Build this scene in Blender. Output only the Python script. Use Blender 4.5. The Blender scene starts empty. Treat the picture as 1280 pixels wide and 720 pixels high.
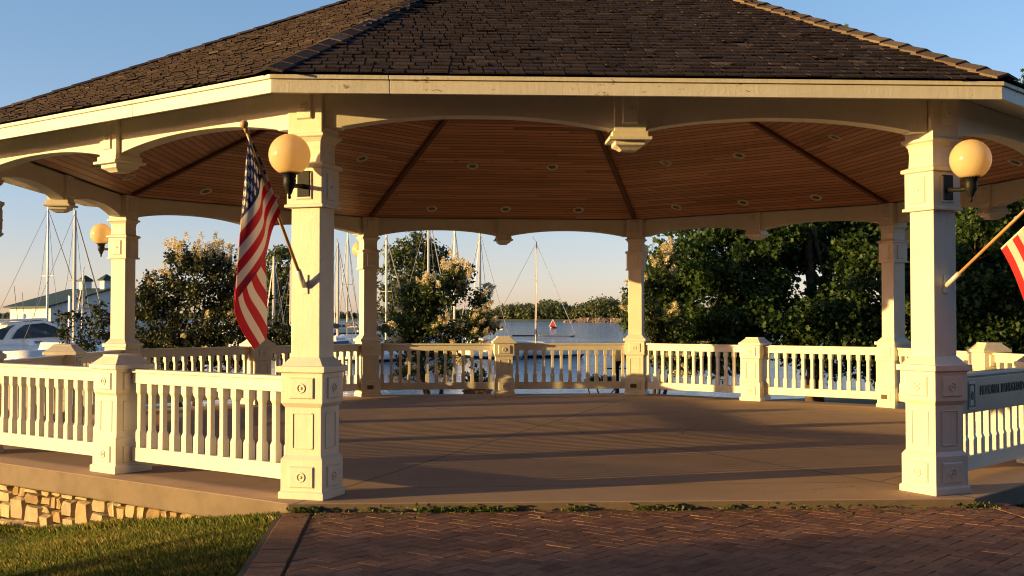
import bpy, bmesh, math, random
import numpy as np
from mathutils import Matrix, Vector

R_ = math.radians
rnd = random.Random(11)
rng = np.random.default_rng(7)
scene = bpy.context.scene
COL = scene.collection

# ------------------------------------------------------------------ camera
CAM = (-1.736, -15.193, 1.393)
YAW, PITCH, FPX = 0.089, 0.025, 1476.3
cd = bpy.data.cameras.new("camera")
cam = bpy.data.objects.new("camera", cd)
COL.objects.link(cam)
cam.location = CAM
cam.rotation_euler = (math.pi / 2 + PITCH, 0, -YAW)
cd.sensor_width = 36
cd.lens = FPX / 1280 * 36
cd.clip_start = 0.05
cd.clip_end = 20000
scene.camera = cam
# ------------------------------------------------------------------ sky, sun, exposure
SUN_EL, SUN_AZ = 5.8, 13.0            # elevation; direction of travel, degrees from +X towards +Y
world = bpy.data.worlds.new("World")
scene.world = world
world.use_nodes = True
wn = world.node_tree
bg = wn.nodes["Background"]
sky = wn.nodes.new("ShaderNodeTexSky")
sky.sky_type = 'NISHITA'
sky.sun_disc = False
sky.sun_elevation = R_(SUN_EL)
sky.sun_rotation = R_(270 - SUN_AZ)
sky.air_density = 0.5
sky.dust_density = 0.5
sky.ozone_density = 2.0
# the rosy band that lies low round the horizon at sunset
wtc = wn.nodes.new("ShaderNodeTexCoord")
wsx = wn.nodes.new("ShaderNodeSeparateXYZ")
wn.links.new(wtc.outputs["Generated"], wsx.inputs[0])
wrp = wn.nodes.new("ShaderNodeValToRGB")
wrp.color_ramp.elements[0].position = 0.0
wrp.color_ramp.elements[0].color = (1.02, 0.60, 0.47, 1)
wrp.color_ramp.elements[1].position = 0.26
wrp.color_ramp.elements[1].color = (1.08, 0.93, 0.76, 1)
we = wrp.color_ramp.elements.new(0.12)
we.color = (1.08, 0.78, 0.61, 1)
we = wrp.color_ramp.elements.new(0.055)
we.color = (1.06, 0.66, 0.50, 1)
wn.links.new(wsx.outputs[2], wrp.inputs[0])
wmx = wn.nodes.new("ShaderNodeMix")
wmx.data_type = 'RGBA'
wmx.blend_type = 'MULTIPLY'
wmx.inputs[0].default_value = 1.0
wn.links.new(sky.outputs[0], wmx.inputs[6])
wn.links.new(wrp.outputs[0], wmx.inputs[7])
wn.links.new(wmx.outputs[2], bg.inputs[0])
bg.inputs[1].default_value = 0.15
sd = bpy.data.lights.new("sun", 'SUN')
sun = bpy.data.objects.new("sun", sd)
COL.objects.link(sun)
sd.energy = 3.6
sd.color = (1.0, 0.64, 0.205)
sd.angle = R_(0.42)
tr = Vector((math.cos(R_(SUN_AZ)) * math.cos(R_(SUN_EL)), math.sin(R_(SUN_AZ)) * math.cos(R_(SUN_EL)), -math.sin(R_(SUN_EL))))
sun.rotation_euler = tr.to_track_quat('-Z', 'Y').to_euler()
scene.view_settings.view_transform = 'Standard'
scene.view_settings.look = 'None'
scene.view_settings.gamma = 1
scene.view_settings.use_curve_mapping = False
scene.view_settings.exposure = 1.45
try:
    scene.cycles.use_denoising = True
    scene.cycles.filter_width = 1.1
    scene.cycles.max_bounces = 8
    scene.cycles.diffuse_bounces = 6
    scene.cycles.transparent_max_bounces = 8
except Exception:
    pass

FWD = np.array([math.sin(YAW), math.cos(YAW)])
RGT = np.array([math.cos(YAW), -math.sin(YAW)])


def at(u, d, v=None):
    """ground position of picture column u at distance d; with v also its height"""
    p = np.array(CAM[:2]) + FWD * d + RGT * (u - 640) / FPX * d
    if v is None:
        return (float(p[0]), float(p[1]))
    return (float(p[0]), float(p[1]), zat(v, d))


def zat(v, d):
    return CAM[2] + d * math.tan(math.atan((360 - v) / FPX) + PITCH)


def at_y(u, v, Y):
    f = np.array([FWD[0] * math.cos(PITCH), FWD[1] * math.cos(PITCH), math.sin(PITCH)])
    up = np.array([-FWD[0] * math.sin(PITCH), -FWD[1] * math.sin(PITCH), math.cos(PITCH)])
    d = f + np.array([RGT[0], RGT[1], 0]) * (u - 640) / FPX + up * (360 - v) / FPX
    return np.array(CAM) + d * (Y - CAM[1]) / d[1]


# ------------------------------------------------------------------ materials
def new_mat(name):
    m = bpy.data.materials.new(name)
    m.use_nodes = True
    nt = m.node_tree
    return m, nt, nt.nodes["Principled BSDF"]


def N(nt, t, **kw):
    n = nt.nodes.new(t)
    for k, v in kw.items():
        if k.startswith("i_"):
            n.inputs[int(k[2:])].default_value = v
        else:
            setattr(n, k, v)
    return n


def L(nt, a, b):
    nt.links.new(a, b)


def mth(nt, op, a, b=None, c=None):
    n = nt.nodes.new("ShaderNodeMath")
    n.operation = op
    for i, x in enumerate((a, b, c)):
        if x is None:
            continue
        if isinstance(x, (int, float)):
            n.inputs[i].default_value = x
        else:
            nt.links.new(x, n.inputs[i])
    return n.outputs[0]


def noise(nt, scale, detail=4, rough=0.6, coord="Object", stretch=None):
    tc = N(nt, "ShaderNodeTexCoord")
    src = tc.outputs[coord]
    if stretch:
        mp = N(nt, "ShaderNodeMapping")
        mp.inputs["Scale"].default_value = stretch
        L(nt, src, mp.inputs[0])
        src = mp.outputs[0]
    n = N(nt, "ShaderNodeTexNoise")
    n.inputs["Scale"].default_value = scale
    n.inputs["Detail"].default_value = detail
    n.inputs["Roughness"].default_value = rough
    L(nt, src, n.inputs["Vector"])
    return n.outputs["Fac"]


def ramp(nt, fac, stops):
    r = N(nt, "ShaderNodeValToRGB")
    e = r.color_ramp.elements
    while len(e) < len(stops):
        e.new(0.5)
    for i, (p, c) in enumerate(stops):
        e[i].position = p
        e[i].color = (c[0], c[1], c[2], 1)
    L(nt, fac, r.inputs[0])
    return r.outputs[0]


def mixc(nt, fac, a, b, mode='MIX'):
    n = N(nt, "ShaderNodeMix", data_type='RGBA', blend_type=mode)
    for idx, x in ((0, fac), (6, a), (7, b)):
        if isinstance(x, (int, float)):
            n.inputs[idx].default_value = x
        elif isinstance(x, tuple):
            n.inputs[idx].default_value = (x[0], x[1], x[2], 1)
        else:
            L(nt, x, n.inputs[idx])
    return n.outputs[2]


def bump(nt, h, strength, dist=0.01):
    b = N(nt, "ShaderNodeBump")
    b.inputs["Strength"].default_value = strength
    b.inputs["Distance"].default_value = dist
    L(nt, h, b.inputs["Height"])
    return b.outputs[0]


def tone(nt):
    a = N(nt, "ShaderNodeAttribute", attribute_name="tone")
    return a.outputs["Fac"]


def simple(name, col, rough=0.6, metal=0.0, var=0.15, scale=6, bstr=0.15, spec=0.5):
    m, nt, b = new_mat(name)
    f = noise(nt, scale)
    lo = tuple(c * (1 - var) for c in col)
    hi = tuple(min(1, c * (1 + var)) for c in col)
    L(nt, ramp(nt, f, [(0.3, lo), (0.7, hi)]), b.inputs["Base Color"])
    b.inputs["Roughness"].default_value = rough
    b.inputs["Metallic"].default_value = metal
    b.inputs["Specular IOR Level"].default_value = spec
    if bstr:
        L(nt, bump(nt, noise(nt, scale * 8), bstr), b.inputs["Normal"])
    return m


def ramp_f(nt, f, lo, hi):
    n = N(nt, "ShaderNodeMapRange")
    n.inputs[1].default_value = lo
    n.inputs[2].default_value = hi
    L(nt, f, n.inputs[0])
    return n.outputs[0]


def paint_mat(name, chips):
    m, nt, b = new_mat(name)
    f = noise(nt, 2.2, 5)
    base = ramp(nt, f, [(0.25, (0.60, 0.56, 0.49)), (0.6, (0.69, 0.65, 0.575)), (0.85, (0.64, 0.60, 0.52))])
    grain = noise(nt, 30, 3, 0.6, stretch=(1, 1, 0.15))
    base = mixc(nt, mth(nt, 'MULTIPLY', ramp_f(nt, grain, 0.35, 0.75), 0.22), base, (0.47, 0.435, 0.385))
    c = noise(nt, 26, 3, 0.7, stretch=(0.5, 0.5, 1.3))
    big = noise(nt, 1.1, 2)
    thr = mth(nt, 'GREATER_THAN', mth(nt, 'ADD', c, mth(nt, 'MULTIPLY', big, 0.55)), 0.985 if chips else 1.10)
    base = mixc(nt, mth(nt, 'MULTIPLY', thr, 0.8), base, (0.22, 0.15, 0.10))
    L(nt, base, b.inputs["Base Color"])
    b.inputs["Roughness"].default_value = 0.48
    L(nt, bump(nt, mth(nt, 'ADD', mth(nt, 'ADD', noise(nt, 60), grain), mth(nt, 'MULTIPLY', noise(nt, 5), 2.6)), 0.22, 0.006), b.inputs["Normal"])
    return m


M = {}
M['white'] = paint_mat("white_paint", False)
M['fascia'] = paint_mat("weathered_white_paint", True)


def m_concrete():
    m, nt, b = new_mat("broomed_concrete")
    tc = N(nt, "ShaderNodeTexCoord")
    sx = N(nt, "ShaderNodeSeparateXYZ")
    L(nt, tc.outputs["Object"], sx.inputs[0])
    x, y, z = sx.outputs
    s = 0.70711
    ds = [mth(nt, 'ABSOLUTE', x), mth(nt, 'ABSOLUTE', y),
          mth(nt, 'ABSOLUTE', mth(nt, 'MULTIPLY', mth(nt, 'ADD', x, y), s)),
          mth(nt, 'ABSOLUTE', mth(nt, 'MULTIPLY', mth(nt, 'SUBTRACT', x, y), s))]
    m1 = mth(nt, 'MAXIMUM', ds[0], ds[1])
    m2 = mth(nt, 'MAXIMUM', ds[2], ds[3])
    d = mth(nt, 'MAXIMUM', m1, m2)
    gap = mth(nt, 'ABSOLUTE', mth(nt, 'SUBTRACT', m1, m2))
    seam = mth(nt, 'LESS_THAN', gap, 0.012)
    ring = mth(nt, 'LESS_THAN', mth(nt, 'ABSOLUTE', mth(nt, 'SUBTRACT', d, 5.45)), 0.012)
    ring2 = mth(nt, 'LESS_THAN', mth(nt, 'ABSOLUTE', mth(nt, 'SUBTRACT', d, 2.9)), 0.01)
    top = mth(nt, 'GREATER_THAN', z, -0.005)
    seam = mth(nt, 'MULTIPLY', mth(nt, 'MAXIMUM', mth(nt, 'MAXIMUM', seam, ring), ring2), top)
    f = noise(nt, 0.9, 6, 0.65)
    f2 = noise(nt, 14, 5, 0.7)
    col = ramp(nt, f, [(0.3, (0.33, 0.21, 0.135)), (0.55, (0.41, 0.27, 0.18)), (0.75, (0.36, 0.23, 0.15))])
    col = mixc(nt, mth(nt, 'MULTIPLY', f2, 0.35), col, (0.185, 0.125, 0.085))
    spots = ramp_f(nt, noise(nt, 3.3, 5, 0.7), 0.62, 0.70)
    col = mixc(nt, mth(nt, 'MULTIPLY', spots, 0.4), col, (0.15, 0.115, 0.09))
    pale = ramp_f(nt, noise(nt, 0.55, 6, 0.75, stretch=(0.5, 1.6, 1)), 0.60, 0.66)
    col = mixc(nt, mth(nt, 'MULTIPLY', pale, 0.35), col, (0.42, 0.31, 0.225))
    vo = N(nt, "ShaderNodeTexVoronoi", feature='DISTANCE_TO_EDGE')
    vo.inputs["Scale"].default_value = 0.33
    dn = noise(nt, 2.0, 4, 0.7)
    vm = N(nt, "ShaderNodeVectorMath", operation='ADD')
    L(nt, tc.outputs["Object"], vm.inputs[0])
    cvv = N(nt, "ShaderNodeCombineXYZ")
    L(nt, mth(nt, 'MULTIPLY', dn, 0.5), cvv.inputs[0])
    L(nt, mth(nt, 'MULTIPLY', dn, 0.4), cvv.inputs[1])
    L(nt, cvv.outputs[0], vm.inputs[1])
    L(nt, vm.outputs[0], vo.inputs["Vector"])
    crack = mth(nt, 'MULTIPLY', mth(nt, 'LESS_THAN', vo.outputs["Distance"], 0.0018), mth(nt, 'GREATER_THAN', noise(nt, 0.4, 2), 0.52))
    col = mixc(nt, mth(nt, 'MULTIPLY', crack, 0.6), col, (0.07, 0.055, 0.045))
    # the cast edge of the slab is mixed darker and browner than the top
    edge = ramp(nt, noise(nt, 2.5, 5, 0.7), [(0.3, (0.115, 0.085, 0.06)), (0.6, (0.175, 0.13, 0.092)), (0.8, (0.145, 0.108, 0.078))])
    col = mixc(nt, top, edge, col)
    col = mixc(nt, mth(nt, 'MULTIPLY', seam, 0.75), col, (0.09, 0.075, 0.06))
    L(nt, col, b.inputs["Base Color"])
    b.inputs["Roughness"].default_value = 0.85
    br = noise(nt, 22, 2, 0.5, stretch=(0.25, 1, 1))
    h = mth(nt, 'ADD', mth(nt, 'ADD', br, mth(nt, 'MULTIPLY', noise(nt, 1.6, 3), 1.2)), mth(nt, 'MULTIPLY', noise(nt, 90, 3), 0.5))
    h = mth(nt, 'SUBTRACT', h, mth(nt, 'MULTIPLY', seam, 2.0))
    L(nt, bump(nt, h, 0.30, 0.008), b.inputs["Normal"])
    return m


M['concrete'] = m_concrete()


def tone_mat(name, stops, rough=0.8, nscale=12, nmix=0.35, bstr=0.3, stretch=None, dark=0.55):
    m, nt, b = new_mat(name)
    c = ramp(nt, tone(nt), stops)
    f = noise(nt, nscale, 5, 0.65, stretch=stretch)
    dk = mixc(nt, 1.0, c, (dark, dark, dark), 'MULTIPLY')
    c = mixc(nt, mth(nt, 'MULTIPLY', ramp_f(nt, f, 0.35, 0.7), nmix * 2), c, dk)
    L(nt, c, b.inputs["Base Color"])
    b.inputs["Roughness"].default_value = rough
    b.inputs["Specular IOR Level"].default_value = 0.15
    if bstr:
        L(nt, bump(nt, noise(nt, nscale * 4, 4, stretch=stretch), bstr, 0.01), b.inputs["Normal"])
    return m


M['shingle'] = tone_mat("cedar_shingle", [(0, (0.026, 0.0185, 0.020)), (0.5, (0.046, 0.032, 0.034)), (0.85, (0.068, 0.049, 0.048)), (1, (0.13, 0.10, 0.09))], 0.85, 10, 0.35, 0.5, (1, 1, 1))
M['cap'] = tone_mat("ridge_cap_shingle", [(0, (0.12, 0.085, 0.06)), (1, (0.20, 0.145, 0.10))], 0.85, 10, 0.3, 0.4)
M['roofdeck'] = simple("roof_deck", (0.03, 0.024, 0.02), 0.9)
M['brick'] = tone_mat("paver_brick", [(0, (0.17, 0.085, 0.056)), (0.5, (0.235, 0.117, 0.077)), (1, (0.30, 0.158, 0.106))], 0.85, 9, 0.35, 0.4)
M['joint'] = simple("sand_joint", (0.05, 0.038, 0.028), 0.95)
M['stone'] = tone_mat("fieldstone", [(0, (0.30, 0.21, 0.12)), (0.4, (0.44, 0.33, 0.20)), (0.75, (0.50, 0.40, 0.26)), (1, (0.37, 0.30, 0.22))], 0.9, 5, 0.3, 0.6)
M['mortar'] = simple("dark_wall_core", (0.085, 0.06, 0.042), 0.95)
M['rock'] = tone_mat("shore_rock", [(0, (0.17, 0.125, 0.09)), (1, (0.32, 0.25, 0.18))], 0.9, 0.5, 0.2, 0.0)
M['black'] = simple("black_iron", (0.010, 0.010, 0.011), 0.5, 0.0, 0.2, 20, 0.1, 0.2)
M['bronze'] = simple("bronze_plate", (0.09, 0.06, 0.04), 0.45, 0.4)
M['trimwood'] = simple("dark_hip_trim", (0.10, 0.035, 0.02), 0.6)
M['can'] = simple("light_trim_white", (0.55, 0.50, 0.44), 0.5, 0, 0.05)
M['canin'] = simple("light_can_inside", (0.10, 0.085, 0.07), 0.35, 0.3)
M['pole'] = simple("oak_pole", (0.42, 0.23, 0.10), 0.4, 0, 0.2, 8)
M['metalw'] = simple("painted_alloy", (0.62, 0.60, 0.56), 0.35, 0.2, 0.08)
M['boatwhite'] = simple("white_gelcoat", (0.72, 0.72, 0.72), 0.2, 0, 0.05, 1, 0)
M['boatcream'] = simple("cream_gelcoat", (0.62, 0.52, 0.36), 0.25, 0, 0.06, 1, 0)
M['boatdark'] = simple("navy_stripe", (0.014, 0.018, 0.035), 0.2, 0, 0.1, 1, 0)
M['glass'] = simple("tinted_glass", (0.02, 0.022, 0.026), 0.06, 0, 0.1, 1, 0)
M['bluecover'] = simple("blue_canvas", (0.06, 0.09, 0.19), 0.8)
M['mast'] = simple("white_mast", (0.48, 0.44, 0.39), 0.35, 0.1, 0.05)
M['spar'] = simple("weathered_spar", (0.15, 0.12, 0.10), 0.5, 0, 0.1)
M['rig'] = simple("rigging_wire", (0.32, 0.29, 0.26), 0.4, 0.4, 0.05, 2, 0)
M['dock'] = simple("weathered_dock", (0.075, 0.06, 0.05), 0.9)
M['barnwall'] = simple("white_siding", (0.62, 0.62, 0.62), 0.7, 0, 0.06, 1)
M['barnroof'] = simple("green_metal_roof", (0.018, 0.042, 0.028), 0.6, 0, 0.15, 2)
M['red'] = simple("marker_red", (0.62, 0.06, 0.035), 0.5)
M['brownwood'] = simple("brown_planter_wood", (0.15, 0.06, 0.035), 0.7)
M['bark'] = simple("tree_bark", (0.10, 0.065, 0.042), 0.9, 0, 0.35, 9, 0.8)
M['bark2'] = simple("shrub_bark", (0.065, 0.045, 0.035), 0.9, 0, 0.3, 12, 0.6)


def m_ceiling():
    m, nt, b = new_mat("cedar_ceiling_boards")
    uv = N(nt, "ShaderNodeUVMap")
    sx = N(nt, "ShaderNodeSeparateXYZ")
    L(nt, uv.outputs[0], sx.inputs[0])
    x, y = sx.outputs[0], sx.outputs[1]
    W = 0.088
    q = mth(nt, 'DIVIDE', y, W)
    idx = mth(nt, 'FLOOR', q)
    fr = mth(nt, 'FRACT', q)
    wn_ = N(nt, "ShaderNodeTexWhiteNoise", noise_dimensions='2D')
    cx = N(nt, "ShaderNodeCombineXYZ")
    L(nt, idx, cx.inputs[0])
    L(nt, mth(nt, 'FLOOR', mth(nt, 'ADD', mth(nt, 'DIVIDE', x, 2.4), mth(nt, 'MULTIPLY', idx, 0.37))), cx.inputs[1])
    L(nt, cx.outputs[0], wn_.inputs[0])
    c = ramp(nt, wn_.outputs[0], [(0, (0.36, 0.15, 0.085)), (0.5, (0.52, 0.235, 0.14)), (0.9, (0.60, 0.295, 0.18)), (1, (0.24, 0.10, 0.06))])
    mp = N(nt, "ShaderNodeMapping")
    mp.inputs["Scale"].default_value = (2.5, 60, 1)
    L(nt, uv.outputs[0], mp.inputs[0])
    g = N(nt, "ShaderNodeTexNoise")
    g.inputs["Scale"].default_value = 1.0
    g.inputs["Detail"].default_value = 4
    L(nt, mp.outputs[0], g.inputs["Vector"])
    c = mixc(nt, mth(nt, 'MULTIPLY', g.outputs["Fac"], 0.5), c, (0.16, 0.06, 0.03))
    vo = N(nt, "ShaderNodeTexVoronoi")
    mp2 = N(nt, "ShaderNodeMapping")
    mp2.inputs["Scale"].default_value = (2.6, 9, 1)
    L(nt, uv.outputs[0], mp2.inputs[0])
    L(nt, mp2.outputs[0], vo.inputs["Vector"])
    vo.inputs["Scale"].default_value = 1.0
    knot = mth(nt, 'LESS_THAN', vo.outputs["Distance"], 0.085)
    c = mixc(nt, mth(nt, 'MULTIPLY', knot, 0.75), c, (0.06, 0.02, 0.012))
    groove = mth(nt, 'LESS_THAN', fr, 0.17)
    c = mixc(nt, mth(nt, 'MULTIPLY', groove, 0.85), c, (0.03, 0.012, 0.008))
    L(nt, c, b.inputs["Base Color"])
    b.inputs["Roughness"].default_value = 0.5
    L(nt, bump(nt, mth(nt, 'SUBTRACT', mth(nt, 'MULTIPLY', g.outputs["Fac"], 0.2), groove), 0.5, 0.006), b.inputs["Normal"])
    return m


M['ceiling'] = m_ceiling()


def leaf_mat(name, stops, trans=0.35, tint=(1.0, 1.15, 0.55)):
    m, nt, b = new_mat(name)
    c = ramp(nt, tone(nt), stops)
    L(nt, c, b.inputs["Base Color"])
    b.inputs["Roughness"].default_value = 0.55
    b.inputs["Specular IOR Level"].default_value = 0.35
    t = N(nt, "ShaderNodeBsdfTranslucent")
    L(nt, mixc(nt, 1.0, c, tint, 'MULTIPLY'), t.inputs[0])
    mx = N(nt, "ShaderNodeMixShader")
    mx.inputs[0].default_value = trans
    L(nt, b.outputs[0], mx.inputs[1])
    L(nt, t.outputs[0], mx.inputs[2])
    L(nt, mx.outputs[0], nt.nodes["Material Output"].inputs[0])
    return m


M['maple'] = leaf_mat("maple_leaves", [(0, (0.024, 0.048, 0.012)), (0.5, (0.045, 0.084, 0.019)), (1, (0.078, 0.118, 0.026))])
M['lilac'] = leaf_mat("lilac_leaves", [(0, (0.03, 0.052, 0.016)), (0.5, (0.062, 0.092, 0.027)), (1, (0.115, 0.13, 0.045))], 0.28)
M['lilacdark'] = leaf_mat("dark_shrub_leaves", [(0, (0.022, 0.029, 0.012)), (0.5, (0.046, 0.055, 0.021)), (1, (0.085, 0.083, 0.035))], 0.15)
M['cotton'] = leaf_mat("cottonwood_leaves", [(0, (0.05, 0.068, 0.028)), (0.5, (0.085, 0.105, 0.042)), (1, (0.13, 0.145, 0.06))])
M['woods'] = leaf_mat("far_wood_leaves", [(0, (0.05, 0.07, 0.034)), (0.5, (0.09, 0.11, 0.05)), (1, (0.15, 0.16, 0.075))], 0.2)
M['grass'] = leaf_mat("lawn_grass", [(0, (0.055, 0.085, 0.016)), (0.45, (0.105, 0.135, 0.026)), (0.8, (0.18, 0.168, 0.042)), (1, (0.34, 0.26, 0.11))], 0.3)
M['blossom'] = leaf_mat("cream_blossom", [(0, (0.56, 0.46, 0.27)), (0.5, (0.74, 0.64, 0.41)), (1, (0.82, 0.75, 0.54))], 0.3, (1.0, 0.96, 0.8))


def m_globe():
    m, nt, b = new_mat("amber_globe_plastic")
    f = noise(nt, 3, 3)
    c = ramp(nt, f, [(0.3, (0.91, 0.74, 0.46)), (0.7, (0.94, 0.78, 0.51))])
    L(nt, c, b.inputs["Base Color"])
    b.inputs["Roughness"].default_value = 0.14
    t = N(nt, "ShaderNodeBsdfTranslucent")
    L(nt, c, t.inputs[0])
    mx = N(nt, "ShaderNodeMixShader")
    mx.inputs[0].default_value = 0.55
    L(nt, b.outputs[0], mx.inputs[1])
    L(nt, t.outputs[0], mx.inputs[2])
    L(nt, mx.outputs[0], nt.nodes["Material Output"].inputs[0])
    return m


M['globe'] = m_globe()


def m_flag():
    m, nt, b = new_mat("flag_cloth")
    uv = N(nt, "ShaderNodeUVMap")
    sx = N(nt, "ShaderNodeSeparateXYZ")
    L(nt, uv.outputs[0], sx.inputs[0])
    t, s = sx.outputs[0], sx.outputs[1]           # t along the fly, s down the hoist
    st = mth(nt, 'MODULO', mth(nt, 'FLOOR', mth(nt, 'MULTIPLY', s, 12.999)), 2.0)
    white = (0.72, 0.66, 0.60)
    col = mixc(nt, st, (0.58, 0.018, 0.025), white)
    incan = mth(nt, 'MULTIPLY', mth(nt, 'LESS_THAN', t, 0.40), mth(nt, 'LESS_THAN', s, 7 / 13))
    # stars on a checkered lattice of 11 x 9
    a = mth(nt, 'MULTIPLY', t, 12 / 0.40)
    c = mth(nt, 'MULTIPLY', s, 10 / (7 / 13))
    ia, ic = mth(nt, 'ROUND', a), mth(nt, 'ROUND', c)
    par = mth(nt, 'COMPARE', mth(nt, 'MODULO', mth(nt, 'ADD', ia, ic), 2.0), 0.0, 0.1)
    inside = mth(nt, 'MULTIPLY', mth(nt, 'MULTIPLY', mth(nt, 'GREATER_THAN', a, 0.5), mth(nt, 'LESS_THAN', a, 11.5)),
                 mth(nt, 'MULTIPLY', mth(nt, 'GREATER_THAN', c, 0.5), mth(nt, 'LESS_THAN', c, 9.5)))
    px = mth(nt, 'MULTIPLY', mth(nt, 'SUBTRACT', a, ia), 0.40 / 12 * 1.5)
    py = mth(nt, 'MULTIPLY', mth(nt, 'SUBTRACT', c, ic), (7 / 13) / 10 * 0.8)
    r = mth(nt, 'SQRT', mth(nt, 'ADD', mth(nt, 'MULTIPLY', px, px), mth(nt, 'MULTIPLY', py, py)))
    ang = mth(nt, 'ARCTAN2', px, py)
    seg = math.radians(72)
    am = mth(nt, 'ABSOLUTE', mth(nt, 'SUBTRACT', mth(nt, 'MODULO', mth(nt, 'ADD', ang, 100.5 * seg), seg), seg / 2))
    RR, ri = 0.038, 0.0165
    x2, y2 = ri * math.cos(seg / 2), ri * math.sin(seg / 2)
    lim = mth(nt, 'DIVIDE', RR * y2, mth(nt, 'ADD', mth(nt, 'MULTIPLY', mth(nt, 'SINE', am), RR - x2), mth(nt, 'MULTIPLY', mth(nt, 'COSINE', am), y2)))
    star = mth(nt, 'MULTIPLY', mth(nt, 'MULTIPLY', mth(nt, 'LESS_THAN', r, lim), par), inside)
    can = mixc(nt, star, (0.018, 0.028, 0.11), white)
    col = mixc(nt, incan, col, can)
    head = mth(nt, 'LESS_THAN', t, 0.018)
    col = mixc(nt, head, col, (0.74, 0.68, 0.56))
    L(nt, col, b.inputs["Base Color"])
    b.inputs["Roughness"].default_value = 0.7
    b.inputs["Sheen Weight"].default_value = 0.2
    tl = N(nt, "ShaderNodeBsdfTranslucent")
    L(nt, col, tl.inputs[0])
    mx = N(nt, "ShaderNodeMixShader")
    mx.inputs[0].default_value = 0.35
    L(nt, b.outputs[0], mx.inputs[1])
    L(nt, tl.outputs[0], mx.inputs[2])
    L(nt, mx.outputs[0], nt.nodes["Material Output"].inputs[0])
    L(nt, bump(nt, noise(nt, 9, 3), 0.25, 0.01), b.inputs["Normal"])
    return m


M['flag'] = m_flag()


def m_water():
    m, nt, b = new_mat("lake_water")
    b.inputs["Base Color"].default_value = (0.02, 0.075, 0.19, 1)
    b.inputs["Roughness"].default_value = 0.08
    b.inputs["IOR"].default_value = 1.24
    n1 = noise(nt, 0.9, 4, 0.6, stretch=(0.5, 1.4, 1))
    n2 = noise(nt, 0.12, 3, 0.5, stretch=(0.4, 1.5, 1))
    h = mth(nt, 'ADD', n1, mth(nt, 'MULTIPLY', n2, 2.2))
    calm = noise(nt, 0.011, 3, 0.5, stretch=(0.35, 1.6, 1))
    bmp = N(nt, "ShaderNodeBump")
    bmp.inputs["Distance"].default_value = 0.55
    wtc_ = N(nt, "ShaderNodeTexCoord")
    wsp = N(nt, "ShaderNodeSeparateXYZ")
    L(nt, wtc_.outputs["Object"], wsp.inputs[0])
    openw = ramp_f(nt, wsp.outputs[1], 50.0, 190.0)          # sheltered basin inside, rippled lake outside
    L(nt, mth(nt, 'ADD', mth(nt, 'MULTIPLY', ramp_f(nt, calm, 0.4, 0.62), 0.5), mth(nt, 'ADD', 0.12, mth(nt, 'MULTIPLY', openw, 0.8))), bmp.inputs["Strength"])
    L(nt, h, bmp.inputs["Height"])
    L(nt, bmp.outputs[0], b.inputs["Normal"])
    return m


M['water'] = m_water()


def m_ground():
    m, nt, b = new_mat("soil_and_turf")
    f = noise(nt, 1.3, 6, 0.7)
    f2 = noise(nt, 16, 4, 0.7)
    c = ramp(nt, f, [(0.3, (0.05, 0.062, 0.016)), (0.55, (0.075, 0.088, 0.022)), (0.8, (0.105, 0.098, 0.036))])
    c = mixc(nt, mth(nt, 'MULTIPLY', f2, 0.5), c, (0.045, 0.05, 0.015))
    L(nt, c, b.inputs["Base Color"])
    b.inputs["Roughness"].default_value = 0.95
    L(nt, bump(nt, f2, 0.6, 0.03), b.inputs["Normal"])
    return m


M['ground'] = m_ground()


def m_sign():
    m, nt, b = new_mat("grey_granite_panel")
    f = noise(nt, 3, 5, 0.65, stretch=(1, 1, 0.6))
    f2 = noise(nt, 80, 3, 0.8)
    c = ramp(nt, f, [(0.3, (0.19, 0.20, 0.205)), (0.55, (0.265, 0.265, 0.26)), (0.75, (0.29, 0.265, 0.225))])
    c = mixc(nt, mth(nt, 'MULTIPLY', f2, 0.35), c, (0.08, 0.08, 0.085))
    L(nt, c, b.inputs["Base Color"])
    b.inputs["Roughness"].default_value = 0.35
    return m


M['sign'] = m_sign()
M['letters'] = simple("engraved_letters", (0.11, 0.10, 0.09), 0.6)
M['signplate'] = simple("pale_sign_plate", (0.40, 0.42, 0.43), 0.4)


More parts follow.
